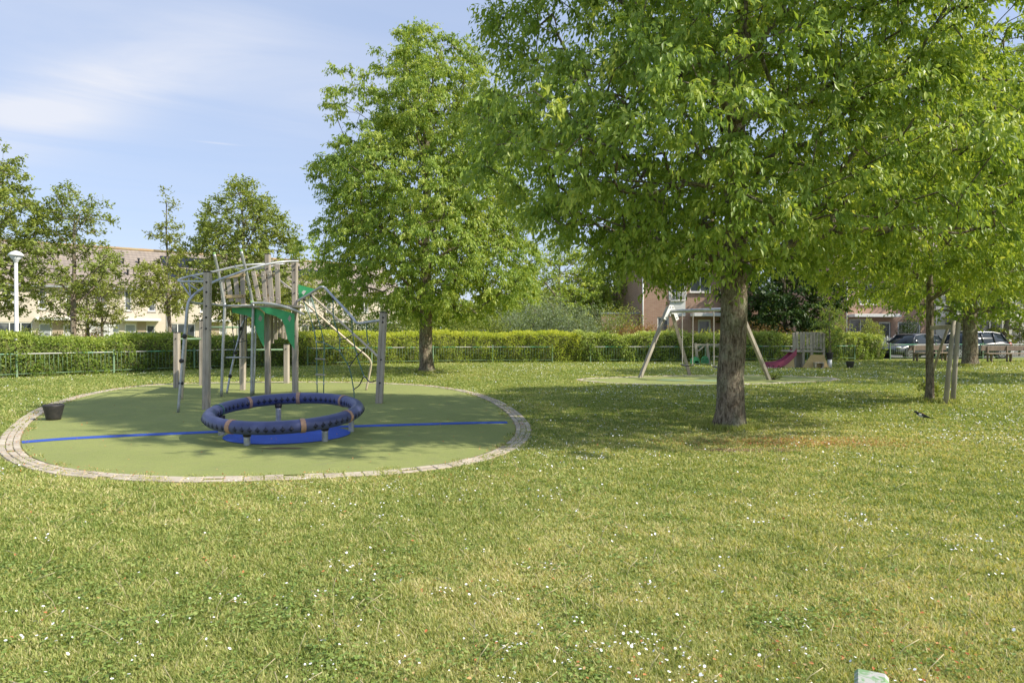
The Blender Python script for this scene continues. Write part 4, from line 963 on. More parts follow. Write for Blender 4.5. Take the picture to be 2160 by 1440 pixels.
for (c0, sw_) in ((.80, 0), (2.1, 0)):
    seat_c = (top0+sv*c0); seat_c.z = .40; seat_c = seat_c+fd*.0
    for s_ in (-.27, .27):
        a_ = top0+sv*(c0+s_*.85)-Vector((0, 0, .12)); b_ = seat_c+sv*s_*.8+Vector((0, 0, .06)); mb = MB(); nl = 60
        for i in range(nl):
            p = a_+(b_-a_)*((i+.5)/nl); v_ = (b_-a_)/nl
            off2 = sv if i % 2 else fd
            mb.tube([p-v_*.6+off2*.007, p+v_*.6+off2*.007], .009, 'clamp', 4, caps=False); mb.tube([p-v_*.6-off2*.007, p+v_*.6-off2*.007], .009, 'clamp', 4, caps=False)
        mb.build('chain', root); mb = MB(); mb.sphere(a_+Vector((0, 0, .03)), .04, 'bolt', 8, 6); mb.build('hanger', root)
    mb = MB(); pts_ = [seat_c+sv*s_*.5*.46+Vector((0, 0, .03*abs(s_)**2)) for s_ in (-1, -.6, 0, .6, 1)]
    for i in range(4):
        v_ = pts_[i+1]-pts_[i]; mb.box((pts_[i]+pts_[i+1])/2, (v_.length*1.04, .17, .035), 'black', Matrix.Rotation(math.atan2(sv.y, sv.x), 3, 'Z')@Matrix.Rotation(-math.atan2(v_.z, Vector((v_.x, v_.y)).length), 3, 'Y'), .01)
    mb.build('seat', root)

# ------------------------------------------------------------------ green play animal with wooden frame behind the swings
d_ = 32.5
root = empty('play_gate', (P(1493, 766, d_).x, d_, 0), 'low wooden frame with two green toddler panels behind the swings', 'toddler play panel')
for (x0, y0, x1, y1) in ((1472, 767, 1467, 724), (1496, 767, 1491, 724), (1524, 768, 1518, 724)): a_ = P(x0, y0, d_); a_.z = 0; mb = MB(); mb.tube([a_, P(x1, y1, d_)], .055, 'wood_grey', 4, square=True); mb.build('post', root)
mb = MB(); mb.tube([P(1466, 727, d_), P(1520, 727, d_)], .045, 'wood_grey', 4, square=True); mb.build('top_rail', root)
mb = MB(); mb.tube([P(1473, 740, d_), P(1485, 729, d_)], .035, 'wood_grey', 4, square=True); mb.build('brace', root)
mb = MB(); mb.box(P(1514, 752, d_), (.5, .25, .05), 'wood_grey', None, .01); mb.build('seat', root)
for (c_x, w_) in ((1466, 20), (1487, 17)):
    n = 16; q = [P(c_x+w_*.5*math.cos(math.pi*i/(n-1))*1.0, 766-(15.5 if c_x > 1470 else 14)*math.sin(math.pi*i/(n-1))**.6, d_-.25) for i in range(n)]; q = [Vector((p.x, p.y, max(p.z, .02))) for p in q]
    mb = MB(); mb.prism(q, (0, .03, 0), 'toy_green')
    if c_x > 1470:
        for e in (-4, 4): mb.box(P(c_x+e, 757, d_-.26), (.07, .02, .04), 'black')
        mb.box(P(c_x, 762, d_-.26), (.22, .02, .02), 'black')
    mb.build('green_panel', root)
mb = MB(); mb.box(P(1468.5, 763, d_-.15), (.22, .2, .12), 'black', None, .02); mb.build('step', root)

# ------------------------------------------------------------------ toddler tower with magenta slide
d_ = 29.6; mm = d_/1440
o_ = Vector((P(1690, 775, d_).x, d_, 0)); root = empty('toddler_tower', o_, 'small wooden toddler tower with beige panels and a magenta slide', 'play tower')
def tp3(px, py, dy=0): return P(px, py, d_+dy)
for (x_, y0, y1, dy) in ((1675, 775, 703, 0), (1694, 775, 735, 0), (1737, 752, 703, 0), (1675, 772, 703, 1.0), (1712, 760, 700, 1.0), (1737, 772, 703, 1.0), (1711, 752, 700, 0)):
    a_ = tp3(x_, y0, dy); mb = MB()
    if y0 > 770: a_.z = 0
    b_ = tp3(x_, y1, dy); mb.tube([a_, b_], .05, 'wood_grey', 4, square=True); mb.build('post', root)
zf2 = tp3(0, 741).z; xa = tp3(1671, 0).x; xb = tp3(1739, 0).x
mb = MB(); mb.box(((xa+xb)/2, d_+.5, zf2), (xb-xa, 1.15, .07), 'wood_grey', None, .01); mb.build('deck', root)
for i, x_ in enumerate((1682, 1689, 1696, 1703, 1718, 1724, 1731)):
    mb = MB(); a_ = tp3(x_, 736, -.06); b_ = tp3(x_, 700, -.06); mb.box((a_+b_)/2, (.095, .03, (b_-a_).z), 'wood_grey', Matrix.Rotation(R((i % 3-1)*1.5), 3, 'Y'), .006); mb.build('baluster', root)
for i, x_ in enumerate((1680, 1692, 1704, 1718, 1730)):
    mb = MB(); a_ = tp3(x_, 736, 1.05); b_ = tp3(x_, 701, 1.05); mb.box((a_+b_)/2, (.095, .03, (b_-a_).z), 'wood_grey', None, .006); mb.build('baluster', root)
for y_ in (703, 733):
    mb = MB(); a_ = tp3(1671, y_, -.02); b_ = tp3(1739, y_, -.02); mb.box((a_+b_)/2, (b_.x-a_.x, .04, .07), 'wood_grey', None, .006); mb.build('hand_rail', root)
def flatpan(pts, dy, mat, nm, th=.03): q = [tp3(x_, y_, dy) for (x_, y_) in pts]; q = [Vector((p.x, p.y, max(p.z, .01))) for p in q]; mb = MB(); mb.prism(q, (0, th, 0), mat); return mb.build(nm, root)
flatpan([(1692, 777), (1711, 748), (1738, 748), (1748, 777)], -.12, 'yellow', 'ramp_panel')
flatpan([(1655, 777), (1655, 765), (1674, 750), (1676, 777)], -.12, 'yellow', 'slide_panel')
flatpan([(1678, 777), (1678, 746), (1692, 746), (1692, 777)], .3, 'wood', 'back_panel')
mb = MB(); mb.box(tp3(1727, 765, -.22), (.40, .2, .05), 'wood_grey', None, .008); mb.box(tp3(1719, 770, -.22), (.05, .18, .2), 'wood_grey'); mb.box(tp3(1735, 770, -.22), (.05, .18, .2), 'wood_grey'); mb.build('play_counter', root)
# slide chute: curved trough
pr_ = arc([tp3(1678, 741), tp3(1668, 752), tp3(1655, 763), tp3(1640, 768), tp3(1619, 770)], 5); mb = MB(); vs = []
for p in pr_:
    for (dy, dz) in ((.12, .14), (.15, .14), (.17, 0), (.62, 0), (.64, .14), (.67, .14), (.67, -.12), (.12, -.12)): vs.append(p+Vector((0, dy-.25, dz-.02)))
n = len(pr_); mb.add(vs, [(i*8+j, i*8+(j+1) % 8, (i+1)*8+(j+1) % 8, (i+1)*8+j) for i in range(n-1) for j in range(8)]+[tuple(range(8)), tuple((n-1)*8+j for j in range(8))], 'magenta'); mb.build('slide_chute', root)
for (x_, y_) in ((1622, 771), (1631, 771.5), (1643, 772)):
    mb = MB(); mb.sphere(tp3(x_, y_, -.14), .03, 'black', 8, 5); mb.build('slide_stud', root)

# ------------------------------------------------------------------ rubber pots
def pot(px, py, w, h, label, plant=False, ped=False):
    g = G(px, py); s_ = g.y/1440; r = w*s_/2; hh = h*s_; z0 = 0
    root = empty('rubber_pot', g, label, 'pot', 'dark tapered pots on the playground')
    if ped: mb = MB(); z0 = .38; mb.lathe([(.09, -.02), (.09, z0)], g, 'planter_white', 14); mb.build('pedestal', root)
    mb = MB(); b_ = g+Vector((0, 0, z0)); mb.lathe([(r*.66, 0), (r*.72, hh*.2), (r*.92, hh*.75), (r, hh*.93), (r*.99, hh), (r*.9, hh*1.02), (r*.84, hh*.9), (.0001, hh*.88)], b_, 'black', 22); mb.build('tub', root)
    mb = MB(); mb.lathe([(r*.8, hh*.9), (r*.5, hh*.95), (.001, hh*.97)], b_, 'dirt', 16); mb.build('soil', root)
    return root, b_, hh
pot(113, 886, 40, 33, 'black tapered rubber pot at the left rim of the big play surface')
pot(1793, 776, 17, 14, 'small dark tapered pot on the grass right of the toddler tower')
r_, b_, hh = pot(1750, 776, 15, 14, 'dark tapered pot raised on a white pedestal beside the toddler tower', ped=True)
grow_tree('potted_tree', 'thin sapling with variegated leaves growing from the raised dark pot', b_+Vector((0, 0, hh*.9)), 2.3, [(.14, .25), (.3, .55), (.55, .62), (.8, .45), (1, .1)], 6, 'leaf_ivy', nclump=70, per=25, leaf=(.085, .05), rt=.045, fork=.15, nlimb=5, spread=.25)

# ------------------------------------------------------------------ magpie
mg = G(1942, 887)
def birdmesh():
    mb = MB(); n = 14
    # body axis along +X (head), rings: x, z, ry, rz
    st_ = [(-.30, .122, .012, .005), (-.25, .117, .018, .007), (-.20, .105, .022, .010), (-.12, .118, .032, .026), (-.06, .125, .046, .045), (0, .13, .052, .054), (.05, .142, .047, .050), (.085, .162, .034, .036), (.11, .180, .029, .029), (.135, .186, .026, .025), (.155, .185, .016, .015), (.165, .183, .009, .008), (.19, .178, .002, .002)]
    vs = []
    for (x_, z_, ry, rz) in st_:
        for j in range(n): t_ = 6.2832*j/n; vs.append(Vector((x_, ry*math.cos(t_), z_+rz*math.sin(t_))))
    fs = [(i*n+j, i*n+(j+1) % n, (i+1)*n+(j+1) % n, (i+1)*n+j) for i in range(len(st_)-1) for j in range(n)]
    o = len(fs); k1 = []; k2 = []
    for f in fs:
        c_ = sum((vs[i] for i in f), Vector())/4
        (k2 if (-.08 < c_.x < .06 and c_.z < .145) else k1).append(f)
    mb.add(vs, k1, 'bird_black', True); mb.add(vs, k2, 'bird_white', True)
    return mb
yaw = R(126); Mg = Matrix.Translation(mg)@Matrix.Rotation(yaw, 4, 'Z')@Matrix.Rotation(R(-5), 4, 'Y')@Matrix.Scale(.74, 4)
root = empty('magpie', mg, 'black and white magpie walking on the lawn below the staked tree', 'bird')
def bt(mb, nm): mb.v = [tuple(Mg@Vector(v)) for v in mb.v]; return mb.build(nm, root)
bt(birdmesh(), 'body')
for s_ in (-1, 1):
    mb = MB(); vs = []; st_ = [(.06, .148, .012, .016), (.03, .145, .020, .026), (-.03, .138, .016, .024), (-.10, .125, .008, .014), (-.18, .112, .002, .005)]
    for (x_, z_, ry, rz) in st_:
        for j in range(8): t_ = 6.2832*j/8; vs.append(Vector((x_, s_*(.040 if x_ > -.1 else .025)+ry*math.cos(t_)*1.0, z_+rz*math.sin(t_))))
    fs = [(i*8+j, i*8+(j+1) % 8, (i+1)*8+(j+1) % 8, (i+1)*8+j) for i in range(4) for j in range(8)]+[tuple(range(8))]
    mb.add(vs, [f for f in fs if not (8 <= min(f) < 16)], 'bird_black', True); mb.add(vs, [f for f in fs if 8 <= min(f) < 16], 'bird_white', True); bt(mb, 'wing')
    mb = MB(); x0 = .01 if s_ > 0 else -.03
    mb.tube([(x0, s_*.02, .09), (x0-.015, s_*.022, .05), (x0+.005, s_*.022, .004)], .004, 'bird_black', 6)
    for a_ in (-.5, 0, .5, 3.14): mb.tube([(x0+.005, s_*.022, .006), (x0+.005+.03*math.cos(a_), s_*.022+.03*math.sin(a_), .003)], .0025, 'bird_black', 4)
    bt(mb, 'leg')
mb = MB(); mb.sphere((.137, .022, .19), .004, 'bird_white', 6, 4); mb.sphere((.137, -.022, .19), .004, 'bird_white', 6, 4); bt(mb, 'eye')

# ------------------------------------------------------------------ near post top
g = Vector(((1849-1080)/1440*2.55, 2.55, 0)); root = empty('low_post', g, 'low green post with chipped pale top at the bottom edge near the camera', 'post')
mb = MB(); mb.box(g+Vector((0, .02, .085)), (.105, .13, .17), 'shaft_green', Matrix.Rotation(R(-27), 3, 'Z'), .016); mb.build('shaft', root)
mb = MB(); mb.box(g+Vector((0, .02, .182)), (.118, .145, .030), 'cap', Matrix.Rotation(R(-27), 3, 'Z'), .016); mb.build('cap', root)

# ------------------------------------------------------------------ benches by the fence
def bench(px0, px1, d, label):
    a_ = P(px0, 750, d); b_ = P(px1, 750, d+.6); a_.z = 0; b_.z = 0; v = (b_-a_); L_ = v.length; ang = math.atan2(v.y, v.x); Rz = Matrix.Rotation(ang, 3, 'Z'); dn = Vector((v.y, -v.x, 0)).normalized()
    root = empty('park_bench', (a_+b_)/2, label, 'bench', 'timber benches by the railing'); c_ = (a_+b_)/2
    mb = MB(); mb.box(c_+Vector((0, 0, .45)), (L_, .40, .06), 'wood_dark', Rz, .01); mb.build('seat', root)
    mb = MB(); mb.box(c_-dn*.26+Vector((0, 0, .72)), (L_, .05, .26), 'wood_dark', Rz@Matrix.Rotation(R(8), 3, 'X'), .01); mb.build('backrest', root)
    for t_ in (.12, .5, .88):
        p = a_+v*t_; mb = MB(); mb.box(p+Vector((0, 0, .21)), (.06, .14, .42), 'wood_dark', Rz, .008); mb.box(p-dn*.22+Vector((0, 0, .42)), (.07, .06, .84), 'wood_dark', Rz); mb.build('leg', root)
bench(1925, 2004, 36.5, 'timber bench behind the staked tree, in front of the grey car')
bench(2078, 2185, 35.5, 'long grey timber bench at the far right by the railing')

# ------------------------------------------------------------------ lamp post
g = G(35, 776.5); d_ = 27.0; g = Vector((P(35, 700, d_).x, d_, 0)); root = empty('street_lamp', g, 'white street lamp with round glass head behind the left hedge', 'street lamp')
zt = P(35, 552, d_).z
mb = MB(); mb.tube([g, g+Vector((0, 0, 1.0)), g+Vector((0, 0, zt))], [.085, .075, .06], 'white', 12); mb.build('pole', root)
mb = MB(); b_ = g+Vector((0, 0, zt)); mb.lathe([(.06, -.05), (.08, .0), (.10, .06), (.235, .22)], b_, 'planter_white', 20); mb.build('lamp_glass', root)
mb = MB(); mb.lathe([(.25, .215), (.27, .24), (.25, .30), (.16, .38), (.05, .43), (.001, .44)], b_, 'white', 20); mb.build('lamp_hood', root)

# ------------------------------------------------------------------ houses
def wall_holes(mb, x0, x1, z0, z1, holes, mat, y=0.0, reveal=.14):
    xs_ = sorted(set([x0, x1]+[h[0] for h in holes]+[h[1] for h in holes])); zs_ = sorted(set([z0, z1]+[h[2] for h in holes]+[h[3] for h in holes]))
    for i in range(len(xs_)-1):
        for j in range(len(zs_)-1):
            cx = (xs_[i]+xs_[i+1])/2; cz = (zs_[j]+zs_[j+1])/2
            if any(h[0] < cx < h[1] and h[2] < cz < h[3] for h in holes): continue
            mb.add([(xs_[i], y, zs_[j]), (xs_[i+1], y, zs_[j]), (xs_[i+1], y, zs_[j+1]), (xs_[i], y, zs_[j+1])], [(0, 1, 2, 3)], mat)
    for h in holes:
        a_, b_, c_, d_ = h[:4]; r = reveal
        mb.add([(a_, y, c_), (a_, y+r, c_), (a_, y+r, d_), (a_, y, d_), (b_, y, c_), (b_, y+r, c_), (b_, y+r, d_), (b_, y, d_)], [(0, 1, 2, 3), (4, 7, 6, 5), (0, 4, 5, 1), (3, 2, 6, 7)], mat)
def placed(mb, nm, root):
    """mesh given in house-local coordinates: child of the root with identity transform"""
    me = bpy.data.meshes.new(nm); me.from_pydata(mb.v, [], mb.f)
    for mt in mb.mats: me.materials.append(M[mt] if isinstance(mt, str) else mt)
    me.polygons.foreach_set('material_index', mb.mi); me.polygons.foreach_set('use_smooth', mb.sm); me.update()
    o = bpy.data.objects.new(nm, me); COL.objects.link(o); o.parent = root; return o
def window(root, h, y=.08, mull=1, frame='white', glass='glass', sill=True, transom=None):
    a_, b_, c_, d_ = h[:4]; w_ = .07; e = .004
    f = MB()
    f.box(((a_+b_)/2, y, c_+w_/2+e), (b_-a_-2*e, .07, w_), frame); f.box(((a_+b_)/2, y, d_-w_/2-e), (b_-a_-2*e, .07, w_), frame)
    for x_ in (a_+w_/2+e, b_-w_/2-e): f.box((x_, y, (c_+d_)/2), (w_, .066, d_-c_-2*w_-2*e), frame)
    for k in range(1, mull+1): f.box((a_+(b_-a_)*k/(mull+1), y, (c_+d_)/2), (w_*.9, .06, d_-c_-2*w_-2*e), frame)
    if sill: f.box(((a_+b_)/2, -.03, c_-.03), (b_-a_+.12, .16, .05), 'offwhite')
    fo = placed(f, 'window', root); g_ = MB(); g_.add([(a_+.01, y+.02, c_+.01), (b_-.01, y+.02, c_+.01), (b_-.01, y+.02, d_-.01), (a_+.01, y+.02, d_-.01)], [(0, 1, 2, 3)], glass); go = placed(g_, 'pane', root); go.parent = fo; return fo
def house(loc, yaw, W_, D_, eave, ridge, label, wallmat, roofm, holes, doors, canopies=(), name='terraced_house', group=None, solar=(), vents=(), extra=None, blinds=(), ends=(True, True), infill=()):
    root = empty(name, loc, label, 'house', group); root.rotation_euler = (0, 0, yaw)
    mb = MB(); allh = [h[:4] for h in holes]+[d[:4] for d in doors]
    wall_holes(mb, 0, W_, 0, eave, allh, wallmat)
    mb.add([(0, D_, 0), (W_, D_, 0), (W_, D_, eave), (0, D_, eave)], [(3, 2, 1, 0)], wallmat)
    for x_ in (0, W_): mb.add([(x_, 0, 0), (x_, D_, 0), (x_, D_, eave), (x_, D_/2, ridge-.05), (x_, 0, eave)], [(0, 1, 2, 3, 4)], wallmat)
    placed(mb, 'wall', root)
    rf = MB(); ov = .35; sl = (ridge-eave)/(D_/2); th_ = .12
    for sg in (0, 1):
        y0 = -ov if sg == 0 else D_+ov; z0 = eave-ov*sl
        q = [(-.0, y0, z0), (W_+.0, y0, z0), (W_+.0, D_/2, ridge), (-.0, D_/2, ridge)]; q2 = [(a_, b_, c_+th_) for a_, b_, c_ in q]
        rf.add(q+q2, [(3, 2, 1, 0), (4, 5, 6, 7), (0, 1, 5, 4), (0, 4, 7, 3), (1, 2, 6, 5)], roofm)
    ro = placed(rf, 'roof', root)
    mr_ = MB(); mr_.tube([(0, D_/2, ridge+th_+.02), (W_, D_/2, ridge+th_+.02)], .13, 'ridge', 8); placed(mr_, 'ridge_cap', root).parent = ro
    gt = MB(); gt.box((W_/2, -ov-.05, eave-ov*sl+.03), (W_, .11, .11), 'door_grey'); placed(gt, 'gutter', root)
    for (u, v, w_, h_) in solar:
        s_ = MB(); z_ = eave+v*sl+th_+.06; n_ = Vector((0, -sl, 1)).normalized(); c_ = Vector((u, v, z_)); rot = Matrix.Rotation(math.atan(sl), 3, 'X'); s_.box(c_, (w_, h_, .04), 'solar', rot); placed(s_, 'solar_panel', root).parent = ro
    for (u, v) in vents:
        s_ = MB(); z_ = eave+v*sl+th_; s_.lathe([(.07, -.05), (.07, .35), (.11, .37), (.11, .45), (.02, .48)], (u, v, z_), 'door_dark', 10); placed(s_, 'vent_pipe', root).parent = ro
    for k, h in enumerate(holes): window(root, h, mull=h[4] if len(h) > 4 else 1, glass=('blind' if k in blinds else 'glass'))
    for d in doors:
        s_ = MB(); s_.box(((d[0]+d[1])/2, .09, (d[2]+d[3])/2), (d[1]-d[0]-.01, .06, d[3]-d[2]-.01), 'white'); do = placed(s_, 'door', root)
        s_ = MB(); s_.box(((d[0]+d[1])/2, .055, (d[2]+d[3])/2), (d[1]-d[0]-.22, .02, d[3]-d[2]-.24), d[4] if len(d) > 4 else 'door_grey'); placed(s_, 'door_panel', root).parent = do
        s_ = MB(); s_.tube([(d[1]-.16, .02, 1.0), (d[1]-.16, .02, 1.14)], .015, 'metal', 6); placed(s_, 'handle', root).parent = do
    for (a_, b_, z_, dp_) in canopies:
        s_ = MB(); s_.box(((a_+b_)/2, -dp_/2-.003, z_), (b_-a_, dp_, .2), 'white', None, .01); placed(s_, 'canopy', root)
    for (a_, b_, c_, d_, mt) in infill:
        s_ = MB(); s_.box(((a_+b_)/2, -.013, (c_+d_)/2), (b_-a_, .02, d_-c_), mt); placed(s_, 'facing_panel', root)
    s_ = MB(); s_.tube([(.10, -.06, .05), (.10, -.06, eave-.15)], .045, 'white', 8); placed(s_, 'downpipe', root)
    if extra: extra(root)
    return root
# the cream terrace on the left
T0 = Vector((-38.0, 50.7, 0)); td_ = Vector((.776, .63, 0)).normalized(); yawT = math.atan2(td_.y, td_.x)
descr = ['partly hidden by the tree at the left edge', 'behind the small spreading trees, with two roof vents', 'with grey door and white canopy behind the dark parked car', 'with solar panels, behind the slender tree', 'with solar panels, behind the climbing frame', 'at the right end of its row', 'mostly hidden behind the tall park tree']
for i in range(-1, 6):
    s0 = -.4+5.8*i; loc = T0+td_*s0; mir = False
    hl = [(.25, 2.35, .75, 2.35, 2), (4.35, 5.0, .75, 2.2, 0), (2.75, 3.25, 3.35, 5.0, 0), (4.5, 5.05, 3.35, 4.95, 0), (.6, 1.5, 3.6, 4.9, 1)]
    house(loc, yawT, 5.8, 9.0, 5.35, 8.75, 'cream brick terraced house '+descr[i+1], 'cream', 'tiles', hl, [(2.75, 3.6, .1, 2.3, 'door_grey')], [(2.5, 5.3, 2.62, .8)], group='cream terraced houses beyond the left hedge',
          solar=([(u, v, 1.0, 1.65) for u in (.9, 1.95, 3.0, 4.05) for v in (1.5, 3.15)] if i in (2, 3) else ([(u, 2.5, 1.0, 1.65) for u in (1.0, 2.05, 3.1)] if i == 4 else ())), vents=((3.1, 2.6), (4.3, 2.7), (3.2, 1.2)) if i in (-1, 1) else ((1.2, 3.0),), blinds=(0,) if i % 2 else (1, 4), infill=((3.65, 4.32, .6, 2.45, 'cream_dark'),))
# brick house behind the swings
d_ = 41.5
def brick_extra(root):
    s_ = MB(); a_, b_ = 1.84, 2.64
    for k in range(9): s_.tube([(a_+.06+k*(b_-a_-.12)/8, -.10, 3.52), (a_+.06+k*(b_-a_-.12)/8, -.10, 3.98)], .012, 'white', 5)
    s_.tube([(a_, -.10, 3.98), (b_, -.10, 3.98)], .025, 'white', 6); s_.tube([(a_, -.10, 3.52), (b_, -.10, 3.52)], .02, 'white', 6); placed(s_, 'balcony_railing', root)
xb0 = P(1352, 700, d_).x
house((xb0, d_, 0), R(2), 7.2, 9.0, 5.6, 7.9, 'red brick house with white door canopy behind the swings', 'redbrick', 'tiles_red',
      [(1.0, 1.72, .9, 2.5, 0), (1.85, 2.62, 3.5, 5.0, 0), (3.0, 4.3, 4.0, 5.2, 1), (5.3, 6.4, 3.6, 5.0, 1), (5.6, 6.9, .9, 2.3, 1)], [(3.5, 4.3, .1, 2.35, 'glass')], [(3.0, 5.4, 2.62, .9)], name='brick_house', extra=brick_extra,
      infill=((1.76, 2.72, 2.55, 3.46, 'white'), (1.70, 1.82, 3.5, 5.2, 'white'), (2.66, 2.78, 3.5, 5.2, 'white')))
g = empty('garden_wall', (xb0-1.45, d_+.5, 0), 'low brick outhouse wall left of the red brick house', 'wall'); mb = MB(); mb.box((xb0-1.2, d_+1.2, 1.35), (2.3, 1.6, 2.7), 'redbrick'); mb.build('wall', g); mb = MB(); mb.box((xb0-1.2, d_+1.2, 2.74), (2.4, 1.7, .09), 'door_grey'); mb.build('coping', g)
# brick house on the right and pale houses
xr = P(1782, 700, 47).x
house((xr, 47, 0), R(6), 6.6, 9, 5.8, 9.0, 'red brick house with dark window under a white canopy, left of the parked cars', 'redbrick', 'tiles_red', [(.35, 2.0, .9, 2.5, 1), (3.9, 5.6, .9, 2.3, 1), (1.0, 2.4, 3.5, 4.9, 1), (4.0, 5.4, 3.5, 4.9, 1)], [(2.5, 3.4, .1, 2.3, 'door_dark')], [(.2, 3.6, 2.72, .8)], name='brick_house')
xr2 = xr+6.7
house((xr2, 47.9, 0), R(6), 6.2, 9, 5.8, 9.0, 'grey white fronted house behind the parked cars', 'pale_render', 'tiles_red', [(3.4, 5.2, .9, 2.4, 1), (.8, 2.0, 3.5, 4.9, 1), (3.6, 5.0, 3.5, 4.9, 1)], [(.8, 2.0, .1, 2.4, 'door_grey')], [(.5, 2.6, 2.7, .8)], name='rendered_house')
xr3 = xr2+6.3
house((xr3, 48.9, 0), R(6), 7.0, 9, 5.8, 9.0, 'white rendered house at the right edge behind the dark car', 'pale_render', 'tiles_red', [(1.0, 2.6, .9, 2.4, 1), (1.0, 2.4, 3.5, 4.9, 1), (4.2, 5.6, 3.5, 4.9, 1)], [(4.0, 5.0, .1, 2.3, 'door_grey')], [(3.6, 5.4, 2.7, .8)], name='rendered_house')
g = empty('garden_screen', (xr+3.3, 44.6, 0), 'low grey garden screen in front of the right brick house', 'garden screen'); mb = MB()
mb.box((xr+1.6, 44.6, .62), (4.0, .06, 1.2), 'door_grey'); mb.build('screen', g)
for x_ in (0, 2, 3.98): mb = MB(); mb.box((xr-.4+x_, 44.6, .66), (.09, .09, 1.32), 'white', None, .01); mb.build('post', g)

# ------------------------------------------------------------------ cars
def car(loc, yaw, label, paint, L_=4.35, Wd=1.78, Hc=1.47, suv=0.0, group=None):
    """side profile runs front (+x) to rear; car stands on z=0"""
    root = empty('parked_car', loc, label, 'car', group); root.rotation_euler = (0, 0, yaw)
    hl = L_/2; n = 14
    st_ = [(-hl, .42, .62, .80), (-hl+.06, .26, .86, .90), (-hl+.35, .20, .97+suv*.1, .97), (-hl+.9, .18, .98+suv*.08, 1.0), (-hl+1.5, .18, .95+suv*.05, 1.0), (-.1, .18, .93, 1.0), (.55, .18, .92, 1.0), (hl-1.15, .18, .90, 1.0), (hl-.75, .19, .84, .98), (hl-.3, .22, .74, .93), (hl-.07, .28, .62, .84), (hl, .36, .52, .76)]
    vs = []
    for (x_, zl, zh, wf) in st_:
        w_ = Wd/2*wf; zm = zl+(zh-zl)*.55
        for (yy, zz) in ((-.80, zl), (-.97, zl+.08), (-1.0, zm), (-.95, zh-.06), (-.80, zh), (0, zh+.02), (.80, zh), (.95, zh-.06), (1.0, zm), (.97, zl+.08), (.80, zl)): vs.append((x_, yy*w_, zz))
    k = 11; fs = [(i*k+j, i*k+(j+1) % k, (i+1)*k+(j+1) % k, (i+1)*k+j) for i in range(len(st_)-1) for j in range(k)]+[tuple(range(k)), tuple((len(st_)-1)*k+j for j in range(k))[::-1]]
    mb = MB(); mb.add(vs, fs, paint, True); body = placed(mb, 'body', root); md = body.modifiers.new('b', 'SUBSURF'); md.levels = md.render_levels = 1
    # greenhouse
    rb = -hl+(.25 if suv else .45); cab = [(rb, .95, .74), (rb+.42, Hc-.10, .66), (rb+.95, Hc, .64), (.15, Hc, .64), (.62, Hc-.07, .65), (hl-1.10, .92, .76)]
    vs = []
    for (x_, z_, w_) in cab: vs += [(x_, -w_*Wd/1.78, z_), (x_, w_*Wd/1.78, z_)]
    lo = []; lowz = .90
    gm_ = MB(); kk = len(cab); V_ = vs+[(x_, s_*.80*Wd/1.78, lowz) for (x_, z_, w_) in cab for s_ in (-1, 1)]
    F_ = []
    for i in range(kk-1):
        F_ += [(2*i, 2*i+2, 2*i+3, 2*i+1), (2*kk+2*i, 2*kk+2*i+2, 2*i+2, 2*i), (2*i+1, 2*i+3, 2*kk+2*i+3, 2*kk+2*i+1)]
    F_ += [(0, 1, 2*kk+1, 2*kk), (2*kk-2, 4*kk-2, 4*kk-1, 2*kk-1)]
    gm_.add(V_, F_, 'car_glass', True); placed(gm_, 'windows', root)
    rf = MB(); q = cab[1:5]; V_ = []
    for (x_, z_, w_) in q:
        for (yy, dz) in ((-1, -.03), (-.97, .02), (-.6, .035), (.6, .035), (.97, .02), (1, -.03)): V_.append((x_, yy*(w_+.012)*Wd/1.78, z_+dz))
    rf.add(V_, [(i*6+j, i*6+j+1, (i+1)*6+j+1, (i+1)*6+j) for i in range(3) for j in range(5)], paint, True)
    pm = rf
    for s_ in (-1, 1):
        wS = Wd/1.78
        for (a_, b_) in (((rb+.02, .78, .95), (rb+.44, .668, Hc-.08)), ((-.30, .815, .90), (-.22, .66, Hc-.02)), ((hl-1.12, .79, .91), (.62, .668, Hc-.05)), ((rb+.95, .815, .90), (rb+.98, .66, Hc-.02))):
            pm.tube([(a_[0], s_*a_[1]*wS, a_[2]), (b_[0], s_*b_[1]*wS, b_[2])], .035, paint, 6)
    placed(pm, 'roof', root)
    for sx in (1, -1):
        for s_ in (-1, 1):
            xw = hl-.86 if sx > 0 else -hl+.80
            ar = MB(); ar.tube([(xw, s_*(Wd/2-.20), .34), (xw, s_*(Wd/2+.004), .34)], .40, 'door_dark', 22, smooth=False); placed(ar, 'wheel_arch', root)
            w_ = MB(); w_.tube([(xw, s_*(Wd/2-.19), .33), (xw, s_*(Wd/2+.015), .33)], .33, 'tyre', 24, smooth=False); wo = placed(w_, 'wheel', root)
            r_ = MB(); r_.tube([(xw, s_*(Wd/2), .33), (xw, s_*(Wd/2+.022), .33)], .06, 'rim', 10, smooth=False)
            for a_ in range(7):
                t_ = a_*.8976; r_.box((xw+.13*math.cos(t_), s_*(Wd/2+.020), .33+.13*math.sin(t_)), (.20, .016, .055), 'rim', Matrix.Rotation(-t_, 3, 'Y'))
            ringv = [(xw+rr*math.cos(j*.2618), s_*(Wd/2+.022), .33+rr*math.sin(j*.2618)) for rr in (.205, .235) for j in range(24)]
            r_.add(ringv, [(j, (j+1) % 24, 24+(j+1) % 24, 24+j) for j in range(24)], 'rim'); placed(r_, 'rim', root).parent = wo
